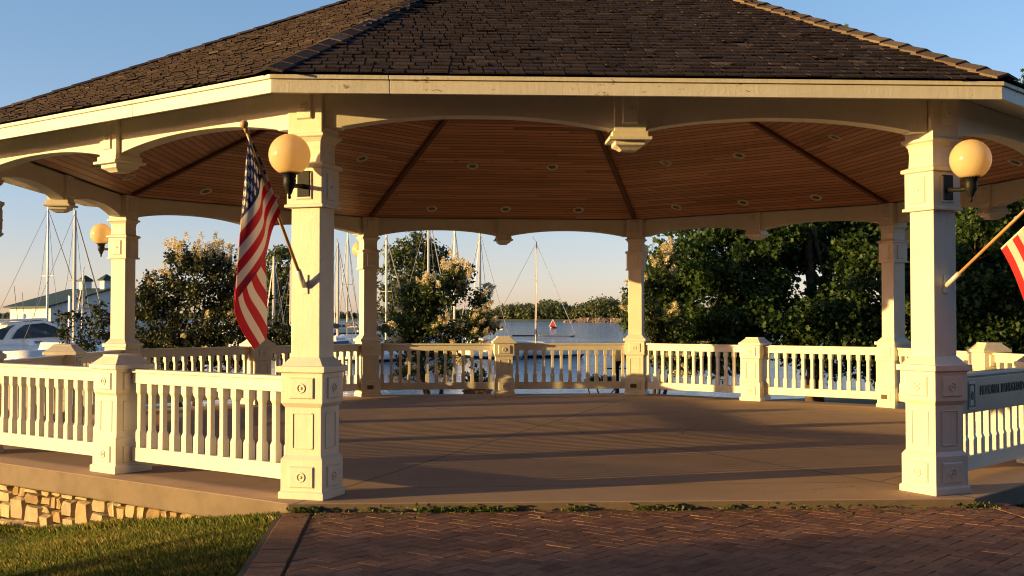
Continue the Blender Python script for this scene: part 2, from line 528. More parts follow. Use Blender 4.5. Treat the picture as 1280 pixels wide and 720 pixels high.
# ------------------------------------------------------------------ mesh helpers
class MB:
    def __init__(self):
        self.v, self.f, self.t, self.uv = [], [], [], None

    def add(self, vs, fs, Mx=None, tone=0.5):
        o = len(self.v)
        if Mx is not None:
            vs = [tuple(Mx @ Vector(p)) for p in vs]
        self.v += [tuple(p) for p in vs]
        for f in fs:
            self.f.append(tuple(i + o for i in f))
            self.t.append(tone)
        return self

    def box(self, c, s, Mx=None, tone=0.5):
        x, y, z = c
        a, b, d = s[0] / 2, s[1] / 2, s[2] / 2
        vs = [(x + i * a, y + j * b, z + k * d) for i in (-1, 1) for j in (-1, 1) for k in (-1, 1)]
        fs = [(0, 1, 3, 2), (4, 6, 7, 5), (0, 4, 5, 1), (2, 3, 7, 6), (0, 2, 6, 4), (1, 5, 7, 3)]
        return self.add(vs, fs, Mx, tone)

    def stack(self, prof, Mx=None, tone=0.5, cx=0, cy=0, ratio=1.0):
        """square section tower: prof = [(z, half width)]"""
        vs, fs = [], []
        for z, h in prof:
            k = h * ratio
            vs += [(cx - h, cy - k, z), (cx + h, cy - k, z), (cx + h, cy + k, z), (cx - h, cy + k, z)]
        n = len(prof)
        for i in range(n - 1):
            for j in range(4):
                a, b2 = i * 4 + j, i * 4 + (j + 1) % 4
                fs.append((a, b2, b2 + 4, a + 4))
        fs.append((3, 2, 1, 0))
        fs.append(tuple((n - 1) * 4 + j for j in range(4)))
        return self.add(vs, fs, Mx, tone)

    def lathe(self, prof, seg=20, Mx=None, tone=0.5):
        vs, fs = [], []
        for r, z in prof:
            for k in range(seg):
                a = 2 * math.pi * k / seg
                vs.append((r * math.cos(a), r * math.sin(a), z))
        n = len(prof)
        for i in range(n - 1):
            for k in range(seg):
                a, b2 = i * seg + k, i * seg + (k + 1) % seg
                fs.append((a, b2, b2 + seg, a + seg))
        fs.append(tuple(reversed(range(seg))))
        fs.append(tuple((n - 1) * seg + k for k in range(seg)))
        return self.add(vs, fs, Mx, tone)

    def prism(self, poly, y0, y1, Mx=None, tone=0.5):
        """polygon in x-z, extruded along y (poly must be convex or a quad strip of columns)"""
        n = len(poly)
        vs = [(x, y0, z) for x, z in poly] + [(x, y1, z) for x, z in poly]
        fs = [tuple(range(n)), tuple(reversed(range(n, 2 * n)))]
        for i in range(n):
            j = (i + 1) % n
            fs.append((i, i + n, j + n, j))
        return self.add(vs, fs, Mx, tone)

    def strip(self, cols, y0, y1, Mx=None, tone=0.5):
        """cols = [(x, z bottom, z top)], a solid slab of thickness y0..y1"""
        vs, fs = [], []
        for x, zb, zt in cols:
            vs += [(x, y0, zb), (x, y0, zt), (x, y1, zt), (x, y1, zb)]
        n = len(cols)
        for i in range(n - 1):
            a = i * 4
            for j in range(4):
                b2 = (j + 1) % 4
                fs.append((a + j, a + 4 + j, a + 4 + b2, a + b2))
        fs.append((0, 1, 2, 3))
        fs.append(tuple(reversed([(n - 1) * 4 + j for j in range(4)])))
        return self.add(vs, fs, Mx, tone)

    def tube(self, pts, rad, seg=6, Mx=None, tone=0.5, cap=True):
        pts = [Vector(p) for p in pts]
        n = len(pts)
        if not isinstance(rad, (list, tuple)):
            rad = [rad] * n
        vs, fs = [], []
        up = Vector((0.13, 0.31, 0.94)).normalized()
        for i, p in enumerate(pts):
            d = (pts[min(i + 1, n - 1)] - pts[max(i - 1, 0)])
            if d.length < 1e-9:
                d = Vector((0, 0, 1))
            d.normalize()
            ref = up if abs(d.dot(up)) < 0.95 else Vector((1, 0, 0))
            a = d.cross(ref).normalized()
            b2 = d.cross(a).normalized()
            for k in range(seg):
                q = 2 * math.pi * k / seg
                vs.append(tuple(p + (a * math.cos(q) + b2 * math.sin(q)) * rad[i]))
        for i in range(n - 1):
            for k in range(seg):
                a_, b_ = i * seg + k, i * seg + (k + 1) % seg
                fs.append((a_, b_, b_ + seg, a_ + seg))
        if cap:
            fs.append(tuple(reversed(range(seg))))
            fs.append(tuple((n - 1) * seg + k for k in range(seg)))
        return self.add(vs, fs, Mx, tone)

    def sphere(self, c, r, seg=24, rings=14, Mx=None, tone=0.5, squash=(1, 1, 1)):
        vs, fs = [(c[0], c[1], c[2] - r * squash[2])], []
        for i in range(1, rings):
            th = -math.pi / 2 + math.pi * i / rings
            for k in range(seg):
                a = 2 * math.pi * k / seg
                vs.append((c[0] + r * squash[0] * math.cos(th) * math.cos(a), c[1] + r * squash[1] * math.cos(th) * math.sin(a), c[2] + r * squash[2] * math.sin(th)))
        vs.append((c[0], c[1], c[2] + r * squash[2]))
        for k in range(seg):
            fs.append((0, 1 + (k + 1) % seg, 1 + k))
            for i in range(rings - 2):
                a, b2 = 1 + i * seg + k, 1 + i * seg + (k + 1) % seg
                fs.append((a, b2, b2 + seg, a + seg))
            o = 1 + (rings - 2) * seg
            fs.append((o + k, o + (k + 1) % seg, len(vs) - 1))
        return self.add(vs, fs, Mx, tone)

    def torus(self, R, r, Mx, seg=18, sec=6, tone=0.5):
        vs, fs = [], []
        for i in range(seg):
            a = 2 * math.pi * i / seg
            for k in range(sec):
                b2 = 2 * math.pi * k / sec
                q = R + r * math.cos(b2)
                vs.append((q * math.cos(a), q * math.sin(a), r * math.sin(b2)))
        for i in range(seg):
            for k in range(sec):
                a_, b_ = i * sec + k, i * sec + (k + 1) % sec
                c_, d_ = ((i + 1) % seg) * sec + k, ((i + 1) % seg) * sec + (k + 1) % sec
                fs.append((a_, c_, d_, b_))
        return self.add(vs, fs, Mx, tone)

    def mesh(self, name, mat, smooth=False):
        me = bpy.data.meshes.new(name)
        me.from_pydata(self.v, [], self.f)
        if mat is not None:
            me.materials.append(mat)
        at_ = me.attributes.new("tone", 'FLOAT', 'FACE')
        at_.data.foreach_set("value", self.t)
        if self.uv is not None:
            lay = me.uv_layers.new(name="UVMap")
            li = np.zeros(len(me.loops), dtype=np.int32)
            me.loops.foreach_get("vertex_index", li)
            lay.data.foreach_set("uv", np.array(self.uv, dtype=np.float32)[li].ravel())
        if smooth:
            me.polygons.foreach_set("use_smooth", [True] * len(me.polygons))
        bm = bmesh.new()
        bm.from_mesh(me)
        bmesh.ops.recalc_face_normals(bm, faces=bm.faces)
        bm.to_mesh(me)
        bm.free()
        return me

    def build(self, name, mat, parent=None, smooth=False, bevel=0.0):
        return link(name, self.mesh(name, mat, smooth), parent, bevel)


def link(name, me, parent=None, bevel=0.0, loc=None, rz=0.0):
    o = bpy.data.objects.new(name, me)
    COL.objects.link(o)
    if parent is not None:
        o.parent = parent
    if loc is not None:
        o.location = loc
        o.rotation_euler = (0, 0, rz)
    if bevel:
        b = o.modifiers.new("bevel", 'BEVEL')
        b.width = bevel
        b.segments = 2
        b.limit_method = 'ANGLE'
        b.angle_limit = R_(35)
    return o


def tag(o, label=None, cat=None, group=None, kind=None):
    if label:
        o["label"] = label
    if cat:
        o["category"] = cat
    if group:
        o["group"] = group
    if kind:
        o["kind"] = kind
    return o


def empty(name, loc, label, cat, group=None, rz=0.0):
    o = bpy.data.objects.new(name, None)
    COL.objects.link(o)
    o.location = loc
    o.rotation_euler = (0, 0, rz)
    o.empty_display_size = 0.2
    return tag(o, label, cat, group)


def np_mesh(name, verts, per, mat, tones, parent=None, label=None):
    """verts: (n, per, 3) separate polygons"""
    n = verts.shape[0]
    me = bpy.data.meshes.new(name)
    me.vertices.add(n * per)
    me.vertices.foreach_set("co", verts.astype(np.float32).ravel())
    me.loops.add(n * per)
    me.loops.foreach_set("vertex_index", np.arange(n * per, dtype=np.int32))
    me.polygons.add(n)
    me.polygons.foreach_set("loop_start", np.arange(0, n * per, per, dtype=np.int32))
    me.polygons.foreach_set("loop_total", np.full(n, per, dtype=np.int32))
    me.update(calc_edges=True)
    a = me.attributes.new("tone", 'FLOAT', 'FACE')
    a.data.foreach_set("value", np.clip(tones, 0, 1).astype(np.float32))
    me.materials.append(mat)
    return link(name, me, parent)


# ------------------------------------------------------------------ octagon of the bandstand
V = np.array([[-2.468, -5.842], [-6.10, -2.50], [-5.858, 2.478], [-2.421, 5.966],
              [2.422, 5.984], [5.814, 2.6], [6.241, -2.618], [2.48, -6.039]])
FL, L1, L2, BL, BR, R2, R1, FR = range(8)
EDGES = [(i, (i + 1) % 8) for i in range(8)]


def edge_frame(a, b):
    """x along the edge, y outward, origin at the middle"""
    A, B = V[a], V[b]
    m = (A + B) / 2
    d = (B - A) / np.linalg.norm(B - A)
    n = np.array([-d[1], d[0]])
    if n @ m < 0:
        n = -n
        # keep a right-handed frame: flip x
        d = -d
    Mx = Matrix(((d[0], n[0], 0, m[0]), (d[1], n[1], 0, m[1]), (0, 0, 1, 0), (0, 0, 0, 1)))
    return Mx, float(np.linalg.norm(B - A))


def vert_frame(k):
    a = math.atan2(V[k][1], V[k][0])
    return Matrix.Translation((V[k][0], V[k][1], 0)) @ Matrix.Rotation(a, 4, 'Z'), a


# ------------------------------------------------------------------ setting: ground, water, floor
LAND_Z = -0.6


def ground_z(x, y):
    z = -0.13
    z -= 0.15 * max(0.0, -2.75 - x)
    z -= 0.09 * max(0.0, x - 2.9)
    z -= 0.05 * max(0.0, y + 6.0)
    return max(z, LAND_Z)


def shore_y(x):
    return 13.2 + 0.9 * math.sin(x * 0.21) + 0.5 * math.sin(x * 0.63 + 1) + (2.2 * math.exp(-((x + 2.6) / 3.0) ** 2)) - 0.8 * math.exp(-((x - 3) / 3) ** 2)


def build_ground():
    xs = [-600, -300, -150, -80] + [x for x in np.arange(-50, 50.1, 1.0)] + [80, 150, 300, 600]
    ys = [-500, -200, -100, -50, -30, -20] + [y for y in np.arange(-16, 8, 0.5)]
    mb = MB()
    idx = {}
    cols = []
    for x in xs:
        col = [(x, y, ground_z(x, y)) for y in ys]
        sy = shore_y(x) if abs(x) <= 50 else 13.0
        col += [(x, sy - 1.5, LAND_Z), (x, sy - 0.4, LAND_Z - 0.02), (x, sy, LAND_Z - 0.25), (x, sy + 0.8, -1.7), (x, sy + 6, -3.0)]
        cols.append(col)
    n = len(cols[0])
    vs = [p for c in cols for p in c]
    fs = []
    for i in range(len(cols) - 1):
        for j in range(n - 1):
            a = i * n + j
            fs.append((a, a + n, a + n + 1, a + 1))
    mb.add(vs, fs)
    o = mb.build("ground", M['ground'], None, True)
    tag(o, kind="structure")


build_ground()
w = MB().add([(-9000, 11, -1.3), (9000, 11, -1.3), (9000, 12000, -1.3), (-9000, 12000, -1.3)], [(0, 1, 2, 3)]).build("water", M['water'])
tag(w, kind="structure")


def offset_ring(k):
    return [tuple(p * k) for p in V]


SLAB = offset_ring(1.062)
mb = MB()
n8 = 8
for z in (0.0, -0.2):
    pass
vs = [(x, y, 0) for x, y in SLAB] + [(x, y, -0.2) for x, y in SLAB]
fs = [tuple(range(8)), tuple(reversed(range(8, 16)))] + [(i, i + 8, (i + 1) % 8 + 8, (i + 1) % 8) for i in range(8)]
mb.add(vs, fs)
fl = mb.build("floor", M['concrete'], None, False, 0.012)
tag(fl, kind="structure")
# dark core under the slab
core = offset_ring(1.035)
mb = MB()
vs = [(x, y, -0.21) for x, y in core] + [(x, y, -1.0) for x, y in core]
mb.add(vs, fs)
tag(mb.build("foundation", M['mortar']), kind="structure")


def stone_wall(a, b, label):
    Mx, ln = edge_frame(a, b)
    k = 1.037
    ln2 = ln * k
    ap = (V[a] + V[b]) / 2 * k
    Mx = Matrix.Translation((ap[0] - Mx[0][3], ap[1] - Mx[1][3], 0)) @ Mx
    mb = MB()
    r = random.Random(a * 7 + 3)
    x = -ln2 / 2
    while x < ln2 / 2:
        wd = r.uniform(0.12, 0.30)
        z = -0.95
        while z < -0.21:
            h = r.choice([r.uniform(0.07, 0.13), r.uniform(0.14, 0.26)])
            if z + h > -0.24:
                h = -0.205 - z
            ww = wd * r.uniform(0.95, 1.0)
            splits = [ww] if h > 0.13 or r.random() < 0.5 else [ww * 0.5, ww * 0.5]
            xx = x
            for s_ in splits:
                if h < 0.03:
                    break
                ctr = Vector((xx + s_ / 2, r.uniform(-0.005, 0.025), z + h / 2))
                a_, b_, c_ = s_ / 2 - 0.007, 0.10, h / 2 - 0.005
                vs = []
                for yy, q in ((-b_, 1.0), (b_ * 0.55, 1.0), (b_, 0.82)):
                    for sx_, sz in ((-1, -1), (-0.1, -1.06), (1, -1), (1.04, 0.1), (1, 1), (0.1, 1.05), (-1, 1), (-1.05, -0.1)):
                        vs.append((ctr.x + sx_ * a_ * q * r.uniform(0.91, 1.04), ctr.y + yy + r.uniform(-0.014, 0.014), ctr.z + sz * c_ * q * r.uniform(0.92, 1.04)))
                fs_ = []
                for L_ in range(2):
                    for k_ in range(8):
                        p, q_ = L_ * 8 + k_, L_ * 8 + (k_ + 1) % 8
                        fs_.append((p, q_, q_ + 8, p + 8))
                fs_.append(tuple(range(16, 24)))
                mb.add(vs, fs_, Mx, r.random())
                xx += s_
            z += h + r.uniform(0.0, 0.006)
        x += wd
    o = mb.build("stone_wall", M['stone'], None, False, 0.008)
    tag(o, label, "stone wall", "stone walls under the bandstand floor")


stone_wall(FL, L1, "tan fieldstone retaining wall under the sunlit front left edge of the concrete floor")
stone_wall(FR, R1, "shaded fieldstone wall under the floor edge below the granite sign")


# brick walk -----------------------------------------------------------
def clip_poly(poly, a, b, c):
    """keep a*x+b*y<=c"""
    out = []
    for i in range(len(poly)):
        p, q = poly[i], poly[(i + 1) % len(poly)]
        dp, dq = a * p[0] + b * p[1] - c, a * q[0] + b * q[1] - c
        if dp <= 0:
            out.append(p)
        if dp * dq < 0:
            t = dp / (dp - dq)
            out.append((p[0] + (q[0] - p[0]) * t, p[1] + (q[1] - p[1]) * t))
    return out


def add_brick(mb, poly, z, h, r, tn):
    cx = sum(p[0] for p in poly) / len(poly)
    cy = sum(p[1] for p in poly) / len(poly)
    n = len(poly)
    ax, ay = r.uniform(-0.0008, 0.0008), r.uniform(-0.0015, 0.0015)
    lo, mid, hi = [], [], []
    for x, y in poly:
        dx, dy = x - cx, y - cy
        ll = math.hypot(dx, dy) or 1
        g, e = max(0, 1 - 0.0022 / ll * 1.4), max(0, 1 - 0.0065 / ll * 1.4)
        zz = z + ax * dx * 10 * 0.1 + ay * dy
        lo.append((cx + dx * g, cy + dy * g, z - h))
        mid.append((cx + dx * g, cy + dy * g, zz - 0.0035))
        hi.append((cx + dx * e, cy + dy * e, zz))
    vs = lo + mid + hi
    fs = [tuple(range(2 * n, 3 * n))]
    for L_ in range(2):
        for i in range(n):
            j = (i + 1) % n
            fs.append((L_ * n + i, L_ * n + j, (L_ + 1) * n + j, (L_ + 1) * n + i))
    mb.add(vs, fs, None, tn)


XL, XR = -2.42, 2.72
def slab_front(x):
    a, b = SLAB[FL], SLAB[FR]
    return a[1] + (b[1] - a[1]) * (x - a[0]) / (b[0] - a[0])


mb = MB()
w_, l_ = 0.105, 0.21
c45, s45 = math.cos(R_(45)), math.sin(R_(45))
fa, fb = SLAB[FL], SLAB[FR]
fn = (-(fb[1] - fa[1]), fb[0] - fa[0])          # line along the slab front, outward is -y
for i in range(-60, 61):
    for j in range(-30, 31):
        ox, oy = i + 4 * j, i
        for (x0, y0, x1, y1) in ((ox, oy, ox + 2, oy + 1), (ox + 2, oy - 1, ox + 3, oy + 1)):
            poly = [(x0, y0), (x1, y0), (x1, y1), (x0, y1)]
            poly = [((x * c45 - y * s45) * w_ - 0.03, (x * s45 + y * c45) * w_ - 8.3) for x, y in poly]
            mx = sum(p[0] for p in poly) / 4
            my = sum(p[1] for p in poly) / 4
            if not (XL - 0.2 < mx < XR + 0.2 and -11.5 < my < -5.9):
                continue
            for (a, b, c) in ((-1, 0, -XL), (1, 0, XR)):
                poly = clip_poly(poly, a, b, c)
                if len(poly) < 3:
                    break
            if len(poly) < 3:
                continue
            c_ = fn[0] * fa[0] + fn[1] * fa[1]
            poly = clip_poly(poly, fn[0], fn[1], c_ - 0.025 * math.hypot(*fn))
            if len(poly) < 3:
                continue
            ar = abs(sum(poly[k][0] * poly[(k + 1) % len(poly)][1] - poly[(k + 1) % len(poly)][0] * poly[k][1] for k in range(len(poly)))) / 2
            if ar < 0.0012:
                continue
            add_brick(mb, poly, -0.062 + rnd.gauss(0, 0.0009), 0.05, rnd, min(1, max(0, rnd.gauss(0.5, 0.22))))
for xx0, side in ((XL - 0.228, -1), (XR + 0.018, 1)):
    y = -6.28
    while y > -11.5:
        add_brick(mb, [(xx0, y - w_), (xx0 + l_, y - w_), (xx0 + l_, y), (xx0, y)], -0.058 + rnd.gauss(0, 0.003), 0.05, rnd, min(1, max(0, rnd.gauss(0.5, 0.2))))
        y -= w_
tag(mb.build("brick_path", M['brick']), kind="structure")
mb = MB()
mb.box(((XL + XR) / 2, -11.2, -0.125), (XR - XL + 0.55, 10.0, 0.10))
tag(mb.build("path_bed", M['joint']), kind="structure")

# ------------------------------------------------------------------ bandstand
gaz = empty("bandstand", (0, 0, 0), "large white octagonal bandstand with dark shingled roof and cedar ceiling", "bandstand")
EAVE, EZ, FB = 1.11, 3.185, 3.04
APEX = Vector((0, 0, 6.3))
CEIL_Z, CEIL_A = 3.17, 5.65
APO = 5.95

# roof shingles, one facet after another, one mesh part
deck = MB()
ev = [Vector((p[0] * EAVE, p[1] * EAVE, EZ)) for p in V]
deck.add([tuple(p) for p in ev] + [(0, 0, APEX.z - 0.01)], [(i, (i + 1) % 8, 8) for i in range(8)])
deck.add([(p.x * 0.997, p.y * 0.997, p.z - 0.035) for p in ev] + [(0, 0, APEX.z - 0.05)], [((i + 1) % 8, i, 8) for i in range(8)])
roof = deck.build("roof", M['roofdeck'], gaz)
sh = MB()
EXPO = 0.115
for a, b in EDGES:
    A, B = ev[a], ev[b]
    mid = (A + B) / 2
    S = (APEX - mid).length
    up = (APEX - mid) / S
    along = (B - A).normalized()
    nrm = along.cross(up)
    if nrm.z < 0:
        nrm = -nrm
    half = (B - A).length / 2
    # exact hip positions measured from the mid line
    la, lb = (A - mid).dot(along), (B - mid).dot(along)
    dtl = (APEX - mid).dot(along)
    r = random.Random(a * 31 + 5)
    rows = int(S / EXPO)
    for i in range(-1, rows):
        s0 = i * EXPO + 0.1
        s1 = s0 + EXPO * 1.35
        if s1 > S:
            break

        def lim(s, l0):
            return l0 + (dtl - l0) * max(0, s) / S
        x0, x1 = lim(s0, la), lim(s0, lb)
        lo, hi = min(x0, x1), max(x0, x1)
        lo1, hi1 = min(lim(s1, la), lim(s1, lb)), max(lim(s1, la), lim(s1, lb))
        x = lo - r.uniform(0, 0.1)
        while x < hi:
            wd = r.uniform(0.07, 0.19)
            xa, xb = max(x + 0.0065, lo), min(x + wd - 0.0065, hi)
            xa1, xb1 = max(x + 0.0065, lo1), min(x + wd - 0.0065, hi1)
            if xb - xa > 0.015 and xb1 > xa1:
                js = r.gauss(0, 0.0035)
                th = r.uniform(0.009, 0.015)
                lift = r.uniform(0.004, 0.012) + (0.010 if r.random() < 0.03 else 0)
                q = [(xa, s0 + js, lift), (xb, s0 + js + r.uniform(-.003, .003), lift), (xb, s0 + js, lift + th), (xa, s0 + js, lift + th), (xb1, s1, 0.003), (xa1, s1, 0.003)]
                pts = [tuple(mid + along * u + up * v_ + nrm * n_) for u, v_, n_ in q]
                sh.add(pts, [(3, 2, 4, 5), (0, 1, 2, 3), (0, 3, 5), (1, 4, 2)], None, min(1, max(0, r.gauss(0.45, 0.2))))
            x += wd
sh.build("shingles", M['shingle'], roof)
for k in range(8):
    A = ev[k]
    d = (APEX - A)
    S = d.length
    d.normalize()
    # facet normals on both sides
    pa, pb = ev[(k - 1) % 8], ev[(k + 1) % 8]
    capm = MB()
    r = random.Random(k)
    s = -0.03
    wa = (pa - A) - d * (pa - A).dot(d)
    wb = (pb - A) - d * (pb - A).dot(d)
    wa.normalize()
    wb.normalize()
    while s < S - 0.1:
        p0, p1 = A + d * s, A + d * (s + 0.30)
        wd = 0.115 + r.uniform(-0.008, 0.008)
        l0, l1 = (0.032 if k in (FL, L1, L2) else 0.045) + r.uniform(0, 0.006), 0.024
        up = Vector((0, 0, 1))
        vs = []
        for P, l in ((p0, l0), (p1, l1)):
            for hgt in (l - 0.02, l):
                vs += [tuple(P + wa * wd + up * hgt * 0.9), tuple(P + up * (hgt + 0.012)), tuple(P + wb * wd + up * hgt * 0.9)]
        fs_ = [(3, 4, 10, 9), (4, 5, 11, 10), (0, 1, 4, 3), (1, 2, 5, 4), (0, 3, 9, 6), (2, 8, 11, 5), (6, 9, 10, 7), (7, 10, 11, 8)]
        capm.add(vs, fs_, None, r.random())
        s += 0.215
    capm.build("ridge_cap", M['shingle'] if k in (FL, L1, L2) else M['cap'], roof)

# fascia, soffit, ceiling
FCUT = {(FR, FL): 0.842, (FL, L1): 0.31, (R1, FR): 0.6}
for a, b in EDGES:
    fm = MB()
    k0, k1 = EAVE - 0.004, EAVE - 0.009
    for (ka, kb, z0, z1) in ((k0, k1, FB, EZ - 0.045), (k0 + 0.003, k1, EZ - 0.043, EZ - 0.012)):
        vs = []
        for k in (ka, kb):
            for z in (z0, z1):
                vs += [(V[a][0] * k, V[a][1] * k, z), (V[b][0] * k, V[b][1] * k, z)]
        cut = FCUT.get((a, b), 0.37)
        pv = [Vector(p) for p in vs]
        for (f0, f1_) in ((0.0, cut - 0.0005), (cut + 0.0005, 1.0)):
            q = []
            for i_ in range(0, 8, 2):
                q += [tuple(pv[i_].lerp(pv[i_ + 1], f0)), tuple(pv[i_].lerp(pv[i_ + 1], f1_))]
            fm.add(q, [(0, 1, 3, 2), (4, 6, 7, 5), (0, 4, 5, 1), (2, 3, 7, 6), (0, 2, 6, 4), (1, 5, 7, 3)])
    fm.build("fascia", M['fascia'], gaz, False, 0.003)
sf = MB()
ri, ro = [p * 1.0 for p in V], [p * (EAVE - 0.007) for p in V]
vs = [(p[0], p[1], CEIL_Z) for p in ri] + [(p[0], p[1], CEIL_Z) for p in ro] + [(p[0], p[1], CEIL_Z + 0.01) for p in ri] + [(p[0], p[1], CEIL_Z + 0.01) for p in ro]
fs_ = []
for i in range(8):
    j = (i + 1) % 8
    fs_ += [(i, i + 8, j + 8, j), (i + 16, j + 16, j + 24, i + 24)]
sf.add(vs, fs_)
sf.build("soffit", M['white'], gaz)
ce = MB()
uvs = []
cz = [Vector((p[0] * 0.99, p[1] * 0.99, CEIL_Z)) for p in V]
AP = Vector((0, 0, CEIL_A))
for a, b in EDGES:
    A, B = cz[a], cz[b]
    mid = (A + B) / 2
    al = (B - A).normalized()
    S = (AP - mid).length
    ce.add([tuple(A), tuple(B), tuple(AP)], [(0, 1, 2)])
    uvs += [((A - mid).dot(al) + 20 + a * 7.3, 0), ((B - mid).dot(al) + 20 + a * 7.3, 0), ((AP - mid).dot(al) + 20 + a * 7.3, S)]
ce.uv = uvs
ceil = ce.build("ceiling", M['ceiling'], gaz)
for k in range(8):
    A = Vector((V[k][0] * 0.972, V[k][1] * 0.972, CEIL_Z + (CEIL_A - CEIL_Z) * 0.028 - 0.05))
    Bp = AP - Vector((0, 0, 0.04))
    d = (Bp - A)
    Lh = d.length
    d.normalize()
    side = d.cross(Vector((0, 0, 1))).normalized()
    upn = side.cross(d)
    Mx = Matrix(((d.x, side.x, upn.x, A.x), (d.y, side.y, upn.y, A.y), (d.z, side.z, upn.z, A.z), (0, 0, 0, 1)))
    MB().box((Lh / 2, 0, 0.0), (Lh, 0.075, 0.05), Mx).build("hip_trim", M['trimwood'], ceil)


# columns
def panel(mb, face_x, z0, z1, hw, Mx=None, t=0.012):
    """raised bevelled panel on the four faces of a square post with half width face_x"""
    for q in range(4):
        Rm = Matrix.Rotation(q * math.pi / 2, 4, 'Z')
        e = 0.012
        vs = [(face_x - 0.002, -hw, z0), (face_x - 0.002, hw, z0), (face_x - 0.002, hw, z1), (face_x - 0.002, -hw, z1),
              (face_x + t, -hw + e, z0 + e), (face_x + t, hw - e, z0 + e), (face_x + t, hw - e, z1 - e), (face_x + t, -hw + e, z1 - e)]
        fs_ = [(4, 5, 6, 7), (0, 1, 5, 4), (1, 2, 6, 5), (2, 3, 7, 6), (3, 0, 4, 7), (3, 2, 1, 0)]
        mb.add(vs, fs_, (Mx @ Rm) if Mx else Rm)


def rosette(mb, face_x, z, R=0.032, Mx=None):
    for q in range(4):
        Rm = Matrix.Rotation(q * math.pi / 2, 4, 'Z') @ Matrix.Translation((face_x, 0, z)) @ Matrix.Rotation(math.pi / 2, 4, 'Y')
        Rm = (Mx @ Rm) if Mx else Rm
        mb.torus(R, 0.008, Rm, 20, 6)
        mb.lathe([(0.013, -0.005), (0.013, 0.004), (0.007, 0.009)], 10, Rm)


def thin_frame(mb, fx, z0, z1, hw, Mx=None):
    """a slightly sunk field shown by its raised moulding"""
    for q in range(4):
        Rm = Matrix.Rotation(q * math.pi / 2, 4, 'Z')
        Rm = (Mx @ Rm) if Mx else Rm
        for (cy, cz_, sy, sz) in ((-hw, (z0 + z1) / 2, 0.010, z1 - z0), (hw, (z0 + z1) / 2, 0.010, z1 - z0),
                                  (0, z0, 2 * hw - 0.010, 0.010), (0, z1, 2 * hw - 0.010, 0.010)):
            mb.box((fx + 0.002, cy, cz_), (0.010, sy, sz), Rm)


base_mb = MB()
base_mb.stack([(0.0, .192), (0.05, .192), (0.062, .178), (0.30, .178), (0.335, .155), (0.70, .155), (0.735, .178), (0.965, .178),
               (0.972, .205), (1.018, .205), (1.02, .178), (1.085, .126)])
thin_frame(base_mb, .155, 0.385, 0.655, 0.085)


def panel_mesh(name, fx, h, hw, ros, R, t=0.012):
    """one raised panel with its rosette, facing +x, centred on z = 0"""
    m = MB()
    e = 0.012
    vs = [(fx - 0.002, -hw, -h), (fx - 0.002, hw, -h), (fx - 0.002, hw, h), (fx - 0.002, -hw, h),
          (fx + t, -hw + e, -h + e), (fx + t, hw - e, -h + e), (fx + t, hw - e, h - e), (fx + t, -hw + e, h - e)]
    m.add(vs, [(4, 5, 6, 7), (0, 1, 5, 4), (1, 2, 6, 5), (2, 3, 7, 6), (3, 0, 4, 7), (3, 2, 1, 0)])
    Rm = Matrix.Translation((fx + t, 0, 0)) @ Matrix.Rotation(math.pi / 2, 4, 'Y')
    if ros:
        m.torus(R, 0.008, Rm, 20, 6)
    m.lathe([(0.013, -0.005), (0.013, 0.004), (0.007, 0.009)], 10, Rm)
    return m.mesh(name, M['white'])


def put_panels(parent, name, me, z):
    for q in range(4):
        link(name, me, parent, 0, (0, 0, z), q * math.pi / 2)


base_pn = panel_mesh("rosette_panel", .178, .085, .11, True, .032)
post_pn = panel_mesh("rosette_panel", .1765, .08, .11, True, .030)
neck_pn = panel_mesh("capital_panel", .15, .11, .075, False, 0, .011)
top_pn = panel_mesh("top_panel", .145, .105, .07, True, .026, .022)
shaft_mb = MB()
shaft_mb.stack([(1.05, .123), (2.27, .123)])
cap_mb = MB()
cap_mb.stack([(2.245, .13), (2.245, .165), (2.268, .165), (2.27, .15), (2.548, .15), (2.556, .172), (2.582, .172), (2.60, .128), (2.70, .124), (2.755, .13), (2.785, .150), (2.795, .168), (2.818, .168), (2.82, .145), (3.168, .145)])
shaft_me, base_me = shaft_mb.mesh("column", M['white']), base_mb.mesh("base", M['white'])
cap_me = cap_mb.mesh("capital", M['white'])
plate_me = MB().box((-.196, 0.02, 0.165), (0.012, 0.11, 0.07)).mesh("outlet_plate", M['bronze'])
for k in range(8):
    Mx, a = vert_frame(k)
    c = link("column", shaft_me, gaz, 0.006, (V[k][0], V[k][1], 0), a)
    link("base", base_me, c, 0.004)
    link("capital", cap_me, c, 0.004)
    put_panels(c, "rosette_panel", base_pn, 0.17)
    put_panels(c, "rosette_panel", base_pn, 0.85)
    put_panels(c, "capital_panel", neck_pn, 2.41)
    put_panels(c, "top_panel", top_pn, 3.03)
    if k in (BL, BR, R2):
        link("outlet_plate", plate_me, c)

